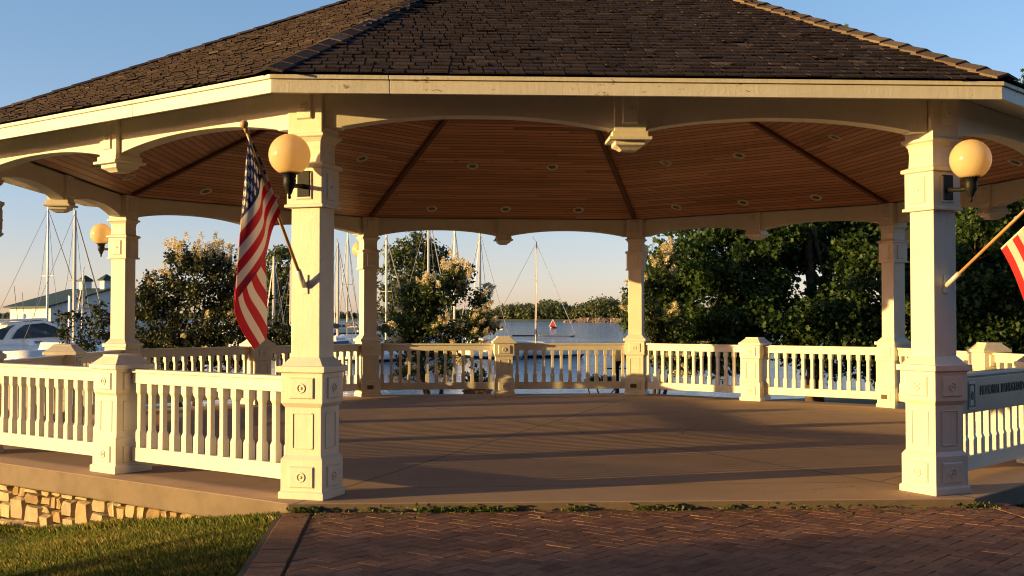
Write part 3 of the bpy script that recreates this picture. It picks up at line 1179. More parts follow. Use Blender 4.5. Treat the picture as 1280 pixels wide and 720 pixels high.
# beams with twin arches and pendants
pend_pn = panel_mesh("top_panel", .125, .115, .066, True, .022, .016)
for a, b in EDGES:
    Mx, ln = edge_frame(a, b)
    h = ln / 2 - 0.10
    T = 0.085
    bm_ = MB()
    cols = []
    ns = 24

    def zb(x):
        ax = abs(x)
        if ax < 0.16 or ax > h - 0.14:
            return 2.862
        t = (ax - 0.16) / (h - 0.30) * 2 - 1
        return 2.872 + 0.092 * max(0.0, 1 - abs(t) ** 2.2)
    xs = sorted(set([-h, h, -0.16, 0.16, -0.161, 0.161, h - 0.14, -h + 0.14, h - 0.139, -h + 0.139] + [float(x) for x in np.linspace(-h, h, 4 * ns + 1)]))
    for x in xs:
        cols.append((x, zb(x), 3.30 if False else 3.166))
    bm_.strip(cols, -0.01, 0.155, Mx)
    beam = bm_.build("beam", M['white'], gaz, False, 0.004)
    PM = Mx @ Matrix.Translation((0, 0.072, 0))
    pm = MB()
    pm.stack([(2.845, .125), (2.862, .125), (3.165, .125)], PM)
    pm.stack([(2.725, .085), (2.742, .115), (2.775, .118), (2.776, .165), (2.80, .168), (2.801, .14), (2.846, .14)], PM)
    pm.stack([(2.705, .06), (2.724, .085)], PM)
    pend = pm.build("pendant", M['white'], beam, False, 0.003)
    for q in (0, 1):
        link("top_panel", pend_pn, beam, 0, (PM[0][3], PM[1][3], 3.015), math.atan2(Mx[1][0], Mx[0][0]) + math.pi / 2 + q * math.pi)

# ------------------------------------------------------------------ railings
half_bal = MB()
BALP = [(0.234, .034), (0.37, .034), (0.40, .024), (0.70, .024), (0.73, .034), (0.802, .034)]
bal_me = MB().stack(BALP).mesh("baluster", M['white'])
post = MB()
post.stack([(0.0, .195), (0.06, .195), (0.068, .178), (0.30, .178), (0.33, .155), (0.69, .155), (0.72, .175), (0.925, .175),
            (0.932, .205), (0.972, .205), (0.975, .19), (1.045, .118), (1.06, .118)])
thin_frame(post, .155, 0.375, 0.645, 0.085)
post_me = post.mesh("newel_post", M['white'])
RAIL_LABEL = {
    (FL, L1): "sunlit white railing above the stone wall, left of the hanging flag",
    (L1, L2): "white railing on the far left side, in front of the white motor cruiser",
    (L2, BL): "white railing in shade behind the hanging flag, before the dark lilac shrub",
    (BL, BR): "white railing across the back of the bandstand, facing the open water",
    (BR, R2): "sunlit white railing at back right in front of the maple trunk",
    (R2, R1): "white railing on the right side, seen just beyond the front right column",
    (R1, FR): "white railing carrying the grey granite sign beside the front right column",
}
NB = 13
NEWEL_OFF = {(FL, L1): 0.05 * (1 if edge_frame(FL, L1)[0][0][0] < 0 else -1)}
for a, b in EDGES:
    if (a, b) == (FR, FL):
        continue
    Mx, ln = edge_frame(a, b)
    ang = math.atan2(Mx[1][0], Mx[0][0])
    root = empty("railing", (Mx[0][3], Mx[1][3], 0), RAIL_LABEL[(a, b)], "railing", "white railings round the bandstand", ang)
    x0, x1 = 0.165, ln / 2 - 0.175
    for s in (-1, 1):
        cx, sl = s * (x0 + x1) / 2, x1 - x0
        tm = MB().box((cx, 0, 0.8505), (sl, 0.075, 0.097)).box((cx, 0, 0.915), (sl - 0.004, 0.125, 0.03))
        tm.build("top_rail", M['white'], root, False, 0.006)
        MB().box((cx, 0, 0.172), (sl, 0.075, 0.125)).build("bottom_rail", M['white'], root, False, 0.006)
        for i in range(NB):
            x = s * (x0 + (i + 0.5) * sl / NB)
            link("baluster", bal_me, root, 0.004, (x, 0, 0))
    p = link("newel_post", post_me, root, 0.005, (NEWEL_OFF.get((a, b), 0.0), 0, 0))
    put_panels(p, "rosette_panel", post_pn, 0.17)
    put_panels(p, "rosette_panel", post_pn, 0.8225)

# ------------------------------------------------------------------ granite sign on the right railing
Mx, ln = edge_frame(FR, R1)
ang = math.atan2(Mx[1][0], Mx[0][0])
sg = empty("memorial_sign", (Mx[0][3], Mx[1][3], 0), "grey granite sign panel lettered memorial bandstand on the right hand railing", "sign", None, ang)
# which end of the local x axis is the front right column
toFR = 1 if (Matrix(Mx).inverted() @ Vector((V[FR][0], V[FR][1], 0))).x > 0 else -1
x0, x1 = 0.40, ln / 2 - 0.19
cx = toFR * (x0 + x1) / 2
MB().box((cx, 0.066, 0.745), (x1 - x0, 0.035, 0.29)).build("panel", M['sign'], sg, False, 0.004)
for xe in (0.585, 1.99):
    em = MB()
    em.box((toFR * xe, 0.087, 0.745), (0.14, 0.008, 0.23))
    e_ = em.build("emblem", M['signplate'], sg, False, 0.002)
    em = MB()
    for zz in (0.835, 0.655):
        em.box((toFR * xe, 0.093, zz), (0.085, 0.005, 0.014))
    for dx in (-0.052, 0.052):
        em.box((toFR * xe + dx, 0.093, 0.745), (0.006, 0.005, 0.19))
    em.torus(0.022, 0.005, Matrix.Translation((toFR * xe, 0.092, 0.745)) @ Matrix.Rotation(math.pi / 2, 4, 'X') @ Matrix.Diagonal((0.8, 1.4, 1, 1)), 16, 6)
    em.build("emblem_mark", M['letters'], e_)


def text_mesh(body, size):
    cu = bpy.data.curves.new("lettering", 'FONT')
    cu.body = body
    cu.size = size
    cu.align_x = 'CENTER'
    cu.align_y = 'CENTER'
    cu.extrude = 0.003
    to = bpy.data.objects.new("tmp_text", cu)
    COL.objects.link(to)
    bpy.context.view_layer.update()
    dg = bpy.context.evaluated_depsgraph_get()
    me = bpy.data.meshes.new_from_object(to.evaluated_get(dg))
    bpy.data.objects.remove(to)
    me.materials.clear()
    me.materials.append(M['letters'])
    return me


tm = text_mesh("MEMORIAL BANDSTAND", 0.115)
to = bpy.data.objects.new("lettering", tm)
COL.objects.link(to)
to.parent = sg
to.location = (toFR * 1.29, 0.0865, 0.775)
to.rotation_euler = (math.pi / 2, 0, math.pi)
to.scale = (0.80, 1.0, 1)

# ------------------------------------------------------------------ globe lamps on the columns
LAMP_LABEL = {
    FL: "amber globe lamp on black bracket beside the hanging flag, front left column",
    L1: "amber globe lamp on the left column at the edge of the picture",
    L2: "amber globe lamp on the far left column above the marina",
    BL: "amber globe lamp half hidden behind the back left column near the masts",
    BR: "amber globe lamp behind the back right column, against the maple",
    R2: "shaded amber globe lamp behind the right rear column, before dark trees",
    R1: "amber globe lamp on the column past the granite sign",
    FR: "amber globe lamp on black bracket at the front right column",
}
g_me = MB().sphere((0.385, 0, 2.62), 0.157, 40, 26).mesh("globe", M['globe'], True)
b_mb = MB()
b_mb.box((0.158, 0, 2.425), (0.02, 0.105, 0.20))
br_me = b_mb.mesh("wall_plate", M['black'])
a_mb = MB()
a_mb.tube([(0.16, 0, 2.405), (0.22, 0, 2.40), (0.30, 0, 2.395), (0.385, 0, 2.40)], [0.02, 0.017, 0.017, 0.02], 10)
a_mb.lathe([(0.004, 2.285), (0.014, 2.295), (0.010, 2.315), (0.022, 2.335), (0.030, 2.36), (0.047, 2.385), (0.05, 2.43), (0.046, 2.445), (0.052, 2.452), (0.052, 2.47), (0.075, 2.482), (0.082, 2.492), (0.070, 2.50)], 20,
           Matrix.Translation((0.385, 0, 0)))
ar_me = a_mb.mesh("arm", M['black'])
ar_me.polygons.foreach_set("use_smooth", [True] * len(ar_me.polygons))
for k in range(8):
    Mx, a = vert_frame(k)
    t = empty("globe_lamp", (V[k][0], V[k][1], 0), LAMP_LABEL[k], "lamp", "globe lamps on the columns", a)
    link("globe", g_me, t)
    link("wall_plate", br_me, t, 0.004)
    link("arm", ar_me, t)

# ------------------------------------------------------------------ recessed ceiling lights
rim = MB()
rim.lathe([(0.052, 0.0), (0.085, -0.004), (0.095, -0.012), (0.098, 0.0)], 24)
rim_me = MB()
seg = 24
prof = [(0.060, 0.004), (0.064, -0.012), (0.088, -0.016), (0.098, -0.004), (0.098, 0.006)]
vs, fs_ = [], []
for r_, z_ in prof:
    for k in range(seg):
        q = 2 * math.pi * k / seg
        vs.append((r_ * math.cos(q), r_ * math.sin(q), z_))
for i in range(len(prof) - 1):
    for k in range(seg):
        fs_.append((i * seg + k, i * seg + (k + 1) % seg, (i + 1) * seg + (k + 1) % seg, (i + 1) * seg + k))
rim_me = MB().add(vs, fs_).mesh("trim_ring", M['can'], True)
can_me = MB().lathe([(0.062, -0.003), (0.05, 0.002)], 20).mesh("lamp_can", M['canin'])
SECT = {0: "front left", 1: "left", 2: "rear left", 3: "rear", 4: "rear right", 5: "right", 6: "front right", 7: "front"}
for a, b in EDGES:
    A, B = cz[a], cz[b]
    mid = (A + B) / 2
    al = (B - A).normalized()
    S = (AP - mid).length
    up = (AP - mid) / S
    nrm = al.cross(up).normalized()
    if nrm.z > 0:
        nrm = -nrm
    # orient so that local -z looks down along nrm
    for (ap, offs) in ((5.55, (-1.3, 0.0, 1.3)), (4.17, (-0.66, 0.66))):
        for of in offs:
            s = S * (1 - ap / (0.99 * APO))
            P = mid + up * s + al * of + nrm * 0.003
            row = "outer" if ap > 5 else "inner"
            t = empty("recessed_light", P, f"round white recessed light in the {row} row of the {SECT[a]} cedar ceiling slope", "ceiling light", f"recessed lights, {row} row of the {SECT[a]} ceiling slope")
            t.rotation_mode = 'QUATERNION'
            t.rotation_quaternion = (-nrm).to_track_quat('Z', 'Y')
            link("trim_ring", rim_me, t)
            link("lamp_can", can_me, t)


# ------------------------------------------------------------------ flags
def catmull(P, n):
    """P (k, d) -> (n, d) smooth interpolation with uniform parameters"""
    P = np.asarray(P, float)
    k = len(P)
    ts = np.linspace(0, k - 1, n)
    out = []
    for t in ts:
        i = min(int(t), k - 2)
        f = t - i
        p0 = P[i - 1] if i > 0 else 2 * P[0] - P[1]
        p1, p2 = P[i], P[i + 1]
        p3 = P[i + 2] if i + 2 < k else 2 * P[-1] - P[-2]
        out.append(0.5 * ((2 * p1) + (p2 - p0) * f + (2 * p0 - 5 * p1 + 4 * p2 - p3) * f * f + (3 * p1 - p0 - 3 * p2 + p3) * f ** 3))
    return np.array(out)


def surf(grid, nu, nv):
    g = np.asarray(grid, float)                       # rows, cols, d
    a = np.stack([catmull(g[i], nv) for i in range(g.shape[0])])
    return np.stack([catmull(a[:, j], nu) for j in range(nv)], 1)


def cloth(patches, parent):
    mb = MB()
    uv = []
    for S_ in patches:
        nu, nv = S_.shape[:2]
        fs_ = [(i * nv + j, i * nv + j + 1, (i + 1) * nv + j + 1, (i + 1) * nv + j) for i in range(nu - 1) for j in range(nv - 1)]
        mb.add([tuple(p[:3]) for p in S_.reshape(-1, 5)], fs_)
        uv += [(p[4], p[3]) for p in S_.reshape(-1, 5)]
    mb.uv = uv
    o = mb.build("cloth", M['flag'], parent, True)
    so = o.modifiers.new("thickness", 'SOLIDIFY')
    so.thickness = 0.003
    return o


def flag_pole(root, base, dirv, length):
    B = Vector(base)
    D = Vector(dirv).normalized()
    pb = MB().tube([B + D * 0.02, B + D * length], 0.0125, 10)
    pole = pb.build("flag_pole", M['pole'], root, True)
    fi = MB()
    T = B + D * length
    fi.tube([T - D * 0.01, T + D * 0.02, T + D * 0.03], [0.017, 0.017, 0.010], 12)
    fi.sphere(tuple(T + D * 0.055), 0.03, 16, 10)
    fi.build("finial", M['pole'], pole, True)
    bk = MB()
    bk.tube([B - D * 0.015, B + D * 0.14], 0.021, 12)
    bk.build("bracket", M['metalw'], root, True)
    return B, D


def rvec(k):
    return np.array([V[k][0], V[k][1]]) / np.linalg.norm(V[k])


fr_ = rvec(FL)
al_ = R_(51)
f1 = empty("flag", (V[FL][0] + fr_[0] * .123, V[FL][1] + fr_[1] * .123, 1.6), "stars and stripes flag hanging limp from a pole on the front left column", "flag", "flags on the front columns")
f1i = Matrix.Translation((-(V[FL][0] + fr_[0] * .123), -(V[FL][1] + fr_[1] * .123), -1.6))


def into(root):
    """world -> root local"""
    return Matrix.Translation(-root.location)


B1 = Vector((V[FL][0] + fr_[0] * .15, V[FL][1] + fr_[1] * .15, 1.645))
D1 = Vector((fr_[0] * math.cos(al_), fr_[1] * math.cos(al_), math.sin(al_)))
flag_pole(f1, B1 - f1.location, D1, 1.365)
pl = MB()
pa_ = Matrix.Translation(Vector((V[FL][0] + fr_[0] * .127, V[FL][1] + fr_[1] * .127, 1.65)) - f1.location) @ Matrix.Rotation(math.atan2(fr_[1], fr_[0]), 4, 'Z')
pl.box((0, 0, 0), (0.012, 0.05, 0.15), pa_)
pl.build("mounting_plate", M['metalw'], f1, False, 0.003)


def hoistY(u):
    t = (u - 304) / (381 - 304)
    Bp, Tp = B1, B1 + D1 * 1.40
    return Tp.y + (Bp.y - Tp.y) * t


def ctl(rows):
    out = []
    for row in rows:
        r = []
        for (u, v, dy, s, t) in row:
            P = at_y(u, v, hoistY(min(u, 349)) + dy) - np.array(f1.location)
            r.append((P[0], P[1], P[2], s, t))
        out.append(r)
    return out


A_ = ctl([
    [(310, 165, -.085, .20, .02), (311, 172, -.06, .20, .05), (310, 182, -.05, .20, .11), (308.5, 196, -.03, .20, .18), (307, 212, .02, .20, .25)],
    [(322, 190, -.085, .36, .02), (318, 198, .02, .36, .05), (316.5, 206, -.06, .36, .12), (309.5, 229, -.07, .36, .24), (304, 250, .03, .36, .36)],
    [(333, 217, -.085, .54, .02), (326, 224, .05, .54, .05), (323, 243, -.07, .54, .12), (315, 257, -.10, .54, .24), (301, 275, .03, .54, .41)],
    [(342, 241, -.085, .77, .02), (331, 262, .05, .77, .10), (328, 283, -.06, .77, .18), (317, 303, -.11, .77, .34), (297, 328, .03, .77, .53)],
    [(351, 265, -.085, 1, .02), (340, 288, .04, 1, .12), (331, 322, -.04, 1, .22), (318, 345, -.10, 1, .40), (294, 377, .03, 1, .63)],
])
B_ = ctl([
    [(296, 345, .05, .06, .60), (312, 330, .03, .32, .58), (332, 303, .07, .62, .55)],
    [(293, 383, .05, 0, .74), (311, 368, .00, .23, .72), (333, 343, .05, .47, .70)],
    [(302, 412, .05, 0, .88), (319, 395, .01, .18, .87), (334, 378, .04, .34, .86)],
    [(318, 437, .05, 0, 1), (326, 430, .03, .09, 1), (334, 423, .04, .18, 1)],
])
cloth([surf(A_, 60, 50), surf(B_, 40, 30)], f1)

fr2 = rvec(FR)
f2 = empty("flag", (V[FR][0] + fr2[0] * .123, V[FR][1] + fr2[1] * .123, 1.6), "stars and stripes flag at the right edge on a slanting pole", "flag", "flags on the front columns")
B2 = Vector((V[FR][0] + fr2[0] * .15, V[FR][1] + fr2[1] * .15, 1.655))
al2 = R_(36)
D2 = Vector((fr2[0] * math.cos(al2), fr2[1] * math.cos(al2), math.sin(al2)))
flag_pole(f2, B2 - f2.location, D2, 1.43)
pl = MB()
pa_ = Matrix.Translation(Vector((V[FR][0] + fr2[0] * .127, V[FR][1] + fr2[1] * .127, 1.66)) - f2.location) @ Matrix.Rotation(math.atan2(fr2[1], fr2[0]), 4, 'Z')
pl.box((0, 0, 0), (0.012, 0.05, 0.15), pa_)
pl.build("mounting_plate", M['metalw'], f2, False, 0.003)
rows = []
for s in np.linspace(0, 1, 6):
    row = []
    Hp = B2 + D2 * (1.33 - 0.80 * s) - f2.location
    for t in np.linspace(0, 1, 6):
        wv = 0.05 * math.sin(t * 7 + s * 3) * min(1, t * 3)
        P = Hp + Vector((0.07 + 0.42 * t + wv * 0.5, 0.05 * t + wv, -0.045 - 0.62 * t - 0.55 * t * t))
        row.append((P.x, P.y, P.z, s, t))
    rows.append(row)
cloth([surf(rows, 40, 50)], f2)
gm = MB()
Hp = B2 + D2 * 0.55 - f2.location + Vector((0.085, 0, -0.045))
gm.torus(0.013, 0.004, Matrix.Translation(Hp) @ Matrix.Rotation(math.pi / 2, 4, 'X'), 12, 6)
gm.tube([Hp, B2 + D2 * 0.56 - f2.location], 0.004, 6)
gm.build("grommet", M['bronze'], f2)


# ------------------------------------------------------------------ plants
def rand_unit(n):
    a = rng.normal(size=(n, 3))
    return a / np.linalg.norm(a, axis=1, keepdims=True)


LEAF = {
    'diamond': np.array([[0, 0, 0], [0.32, 0.45, 0.06], [0, 1, -0.05], [-0.32, 0.45, 0.06]]),
    'lobed': np.array([[0, 0, 0], [0.42, 0.12, .03], [0.30, 0.42, .02], [0.50, 0.70, -.03], [0.17, 0.66, 0.0], [0, 1.0, -.08], [-0.17, 0.66, 0.0], [-0.50, 0.70, -.03], [-0.30, 0.42, .02], [-0.42, 0.12, .03]]),
}


def leaves(name, mat, centers, size, shape, parent, up_bias=0.5, tones=None, sizevar=0.3):
    n = len(centers)
    S_ = LEAF[shape]
    nrm = rand_unit(n)
    nrm[:, 2] += up_bias
    nrm /= np.linalg.norm(nrm, axis=1, keepdims=True)
    d = rand_unit(n)
    d[:, 2] -= 0.35
    d -= nrm * (d * nrm).sum(1, keepdims=True)
    d /= np.linalg.norm(d, axis=1, keepdims=True) + 1e-9
    sd_ = np.cross(d, nrm)
    sz = size * (1 + sizevar * rng.normal(size=n)).clip(0.4, 1.8)
    vv = (S_[None, :, 0, None] * sd_[:, None] + S_[None, :, 1, None] * d[:, None] + S_[None, :, 2, None] * nrm[:, None]) * sz[:, None, None] + centers[:, None]
    if tones is None:
        tones = rng.normal(0.5, 0.22, n)
    return np_mesh(name, vv, len(S_), mat, tones, parent)


def tree(name, label, cat, loc, trunk_top, trunk_r, blobs, per_clump, leaf_size, clump_r, mat, shape='diamond', bark='bark', group=None, nstem=1, blossoms=0, blossom_size=0.2, blossom_top=0.0, flat=0.75):
    """blobs in world coordinates (x,y,z, rx,ry,rz, clumps)"""
    root = empty(name, loc, label, cat, group)
    lo = np.array(loc)
    r = random.Random(int(abs(loc[0] * 131 + loc[1] * 17)) + len(blobs))
    tb = MB()
    cl = []
    tips = []
    stems = []
    for i in range(nstem):
        off = np.array([r.uniform(-1, 1), r.uniform(-1, 1), 0]) * (0.12 if nstem > 1 else 0)
        tp = np.array(trunk_top) - lo + off * 5 * (1 if nstem > 1 else 0)
        pts = []
        for q in np.linspace(0, 1, 7):
            w_ = off * (1 - q) + tp * q + np.array([math.sin(q * 5 + i), math.cos(q * 4 + i), 0]) * trunk_r * 0.6 * q
            pts.append(w_)
        rad = [trunk_r * (1.35 if q == 0 else 1.0) * (1 - 0.55 * q) for q in np.linspace(0, 1, 7)]
        tb.tube(pts, rad, 9)
        stems.append(pts)
    for bi, (x, y, z, rx, ry, rz, nc) in enumerate(blobs):
        c = np.array([x, y, z]) - lo
        st = stems[bi % nstem]
        s0 = st[r.choice([3, 4, 5, 6])] if nstem == 1 else st[r.choice([4, 5, 6])]
        m_ = (s0 + c) / 2 + np.array([r.uniform(-.1, .1), r.uniform(-.1, .1), -0.12]) * np.linalg.norm(c - s0)
        lr = trunk_r * 0.42
        tb.tube([s0, m_, c], [lr, lr * 0.7, lr * 0.4], 6)
        dd = rand_unit(nc)
        rr = rng.uniform(0.25, 1.0, nc) ** 0.45
        pts = c + dd * rr[:, None] * np.array([rx, ry, rz])
        for p in pts:
            k = r.uniform(0.2, 0.8)
            tb.tube([c * (1 - k * 0.2) + s0 * k * 0.2, (c + p) / 2 + np.array([0, 0, -0.05]), p], [lr * 0.28, lr * 0.2, lr * 0.08], 4, None, 0.5, False)
        cl.append(pts)
    pts = np.concatenate(cl)
    n = len(pts)
    tb.build("trunk", M[bark], root, True)
    ctone = rng.normal(0, 0.14, n)
    off = rand_unit(n * per_clump) * (rng.uniform(0, 1, n * per_clump) ** 0.5)[:, None] * clump_r
    off[:, 2] *= flat
    lc = np.repeat(pts, per_clump, axis=0) + off
    tn = np.repeat(ctone, per_clump) + rng.normal(0.48, 0.18, n * per_clump)
    leaves("crown", M[mat], lc, leaf_size, shape, root, 0.5, tn)
    if blossoms:
        # panicles stand out of the upper, outer clumps
        cen = pts.mean(0)
        score = (pts[:, 2] - cen[2]) / (pts[:, 2].std() + 1e-6) * (1 + blossom_top) + np.linalg.norm(pts - cen, axis=1) / (np.linalg.norm(pts - cen, axis=1).std() + 1e-6) + rng.normal(0, 1.2, n) - 1.5 * (pts[:, 1] - cen[1]) / (pts[:, 1].std() + 1e-6)
        sel = np.argsort(-score)[:blossoms]
        cc, tt = [], []
        for i in sel:
            p = pts[i]
            o = (p - cen)
            o = o / (np.linalg.norm(o) + 1e-6) + np.array([0, 0, 0.7])
            o /= np.linalg.norm(o)
            for k in range(r.choice([1, 2, 2, 3])):
                b0 = p + o * clump_r * 0.75 + rand_unit(1)[0] * clump_r * 0.6
                m = 130
                h = rng.uniform(0, 1, m)
                ax = o + rand_unit(1)[0] * 0.5
                ax /= np.linalg.norm(ax)
                q = b0 + ax * (h * blossom_size)[:, None] + rand_unit(m) * (blossom_size * 0.46 * (1 - h * 0.7))[:, None] * rng.uniform(0.4, 1, m)[:, None]
                cc.append(q)
                tt.append(np.full(m, rng.uniform(0.25, 0.75)) + rng.normal(0, 0.15, m))
        cc, tt = np.concatenate(cc), np.concatenate(tt)
        leaves("blossoms", M['blossom'], cc, blossom_size * 0.17, 'diamond', root, 0.3, tt)
    return root


def blob(u, v, d, r, nc, rz=None, ry=None):
    x, y, z = at(u, d, v)
    return (x, y, z, r, ry or r, rz or r * 0.85, nc)


gz = LAND_Z
# maples on the right
x, y = at(1018, 26)
tree("maple_tree", "broad dark green maple whose brown trunk shows through the back right railing", "tree", (x, y, gz), at(1010, 26.0, 250), 0.17, [
    blob(862, 345, 26, 1.0, 55), blob(850, 425, 25.6, 0.75, 34), blob(905, 420, 25.5, 0.95, 50), blob(925, 330, 26, 1.25, 75), blob(980, 400, 25.2, 1.0, 55),
    blob(965, 290, 26.5, 1.3, 70), blob(1050, 420, 25.2, 1.05, 60), blob(1085, 350, 25.6, 1.15, 65), blob(1055, 300, 27.2, 1.0, 40), blob(1120, 430, 25.3, 0.9, 45),
    blob(900, 250, 27, 1.5, 55), blob(1000, 200, 27, 1.8, 70), blob(1100, 250, 27, 1.5, 55), blob(1010, 100, 27, 1.6, 50), blob(1150, 330, 26, 1.1, 50)],
     105, 0.086, 0.36, 'maple', 'lobed')
x, y = at(1265, 25)
tree("maple_tree", "dense dark maple on the right, behind the lamp and the flag at the edge", "tree", (x, y, gz), at(1262, 25, 240), 0.19, [
    blob(1165, 390, 24.6, 0.9, 50), blob(1215, 330, 24.5, 1.2, 75), blob(1230, 410, 24.3, 1.1, 65), blob(1280, 360, 24.5, 1.3, 75), blob(1310, 420, 24.3, 1.2, 55),
    blob(1200, 270, 25.2, 1.3, 60), blob(1290, 270, 25.2, 1.4, 60), blob(1370, 340, 24.6, 1.4, 55), blob(1250, 180, 25.5, 1.8, 55), blob(1340, 170, 25.5, 1.8, 50), blob(1160, 450, 24.3, 0.6, 25), blob(1260, 460, 24.2, 0.7, 30)],
     105, 0.086, 0.36, 'maple', 'lobed')
# lilacs
x, y = at(545, 24.6)
tree("lilac_shrub", "green lilac with many cream blossoms, stems showing through the back railing", "shrub", (x, y, gz), at(545, 24.6, 425), 0.05, [
    blob(520, 400, 24.6, 0.5, 34), blob(545, 420, 24.4, 0.5, 34), blob(500, 415, 24.4, 0.42, 26), blob(550, 370, 24.6, 0.52, 34), blob(572, 345, 24.6, 0.34, 20), blob(525, 375, 24.5, 0.42, 24),
    blob(588, 415, 24.4, 0.38, 20), blob(603, 400, 24.5, 0.26, 12), blob(601, 376, 24.6, 0.2, 8), blob(510, 455, 24.3, 0.32, 12), blob(556, 450, 24.3, 0.32, 12)],
     52, 0.075, 0.18, 'lilac', 'diamond', 'bark2', "cream lilacs", 5, 60, 0.16, -0.2)
x, y = at(236, 23.5)
tree("lilac_shrub", "wide dark lilac left of the hanging flag with cream blossoms at its top", "shrub", (x, y, gz), at(236, 23.5, 425), 0.05, [
    blob(195, 410, 23.5, 0.62, 50), blob(245, 410, 23.3, 0.7, 60), blob(290, 405, 23.5, 0.62, 50), blob(205, 365, 23.6, 0.5, 38), blob(245, 350, 23.5, 0.6, 46), blob(285, 355, 23.6, 0.5, 38),
    blob(235, 325, 23.6, 0.36, 22), blob(268, 330, 23.6, 0.36, 20), blob(180, 380, 23.5, 0.35, 18), blob(310, 385, 23.6, 0.5, 30), blob(215, 440, 23.2, 0.6, 36), blob(275, 440, 23.2, 0.6, 36)],
     50, 0.07, 0.19, 'lilacdark', 'diamond', 'bark2', "cream lilacs", 5, 46, 0.16, 0.7)
x, y = at(815, 24.2)
tree("lilac_shrub", "slim lilac with cream blossoms tucked behind the back right column", "shrub", (x, y, gz), at(812, 24.2, 430), 0.045, [
    blob(800, 400, 24.2, 0.36, 22), blob(822, 420, 24.1, 0.4, 24), blob(798, 365, 24.2, 0.28, 14), blob(820, 350, 24.3, 0.35, 18), blob(832, 325, 24.4, 0.25, 10), blob(838, 400, 24.2, 0.35, 16), blob(850, 440, 24.1, 0.4, 16)],
     52, 0.075, 0.18, 'lilac', 'diamond', 'bark2', "cream lilacs", 5, 34, 0.16, -0.3)
x, y = at(108, 24)
tree("young_shrub", "sparse dark shrub with bare twigs in front of the boathouse wall", "shrub", (x, y, gz), at(112, 24, 420), 0.03, [
    blob(122, 385, 24, 0.26, 10), blob(96, 405, 24, 0.26, 12), blob(118, 425, 24, 0.36, 20), blob(82, 398, 24, 0.16, 6), blob(135, 410, 24, 0.3, 14), blob(105, 445, 23.9, 0.4, 20), blob(78, 420, 24, 0.16, 6)],
     20, 0.07, 0.13, 'lilacdark', 'diamond', 'bark2', None, 3)
x, y = at(345, 26)
tree("dark_shrub", "low dark shrub under the pale masts between flag and column", "shrub", (x, y, gz), at(348, 26, 440), 0.04, [
    blob(340, 430, 26, 0.45, 30), blob(362, 425, 26, 0.45, 30), blob(385, 435, 26, 0.4, 22), blob(335, 410, 26, 0.3, 16)], 36, 0.07, 0.15, 'lilacdark', 'diamond', 'bark2', None, 3)
# trees of the far quay
QD = 112
for (u, name, label, bl, tt, mt) in (
    (516, "cottonwood_tree", "tall loose grey green tree rising behind the blossoming lilac", [(515, 330, 2.6, 44), (497, 350, 2.3, 36), (535, 350, 2.4, 36), (510, 375, 2.8, 40), (535, 385, 2.2, 26), (505, 312, 1.5, 18), (522, 304, 1.4, 16), (545, 325, 1.5, 18), (490, 385, 2.2, 26)], 330, 'cotton'),
    (350, "cottonwood_tree", "dark green quay tree between the hanging flag and the front left column", [(350, 335, 2.0, 30), (340, 360, 2.0, 30), (358, 365, 2.0, 30), (346, 390, 2.4, 36), (365, 395, 2.2, 30), (348, 315, 1.2, 14), (330, 385, 2.0, 24)], 330, 'cotton')):
    x, y = at(u, QD)
    tree(name, label, "tree", (x, y, -0.9), at(u, QD, tt), 0.3, [blob(a, b, QD, c, d) for a, b, c, d in bl], 30, 0.34, 0.7, mt, 'diamond', 'bark', "trees on the marina quay")
# trees beyond the left edge of the picture: their shade falls across lawn and walk
sdir = np.array([math.cos(R_(SUN_AZ)), math.sin(R_(SUN_AZ))])
pn = np.array([-sdir[1], sdir[0]])
for i, (al_d, nm, gg) in enumerate(((33, "bushy lawn tree west of the walk, left outside the picture", ((-6.95, 1.9, 1.3), (-9.1, 2.1, 1.8), (-10.9, 3.2, 2.2), (-12.2, 2.8, 2.3), (-9.2, 0.9, 1.8), (-11.5, 0.9, 2.0), (-7.4, 1.0, 1.2))),
                             (38, "larger lawn tree standing farther behind the photographer", ((-14.5, 3.0, 2.4), (-17, 4.5, 2.8), (-19.5, 3.2, 2.5), (-16, 1.2, 2.2), (-18.5, 1.2, 2.2))))):
    c_ = np.mean([g[0] for g in gg])
    P = sdir * (-al_d) + pn * c_
    bl = []
    for (q, z_, r_) in gg:
        B_q = sdir * (-al_d) + pn * q
        bl.append((B_q[0], B_q[1], z_, r_, r_, r_ * 0.9, int(14 + 14 * r_ * r_)))
    tree("lawn_tree", label=nm, cat="tree", loc=(P[0], P[1], LAND_Z), trunk_top=(P[0], P[1], 2.4), trunk_r=0.22, blobs=bl, per_clump=44, leaf_size=0.26, clump_r=0.45, mat='maple', shape='diamond', group="lawn trees behind the photographer")
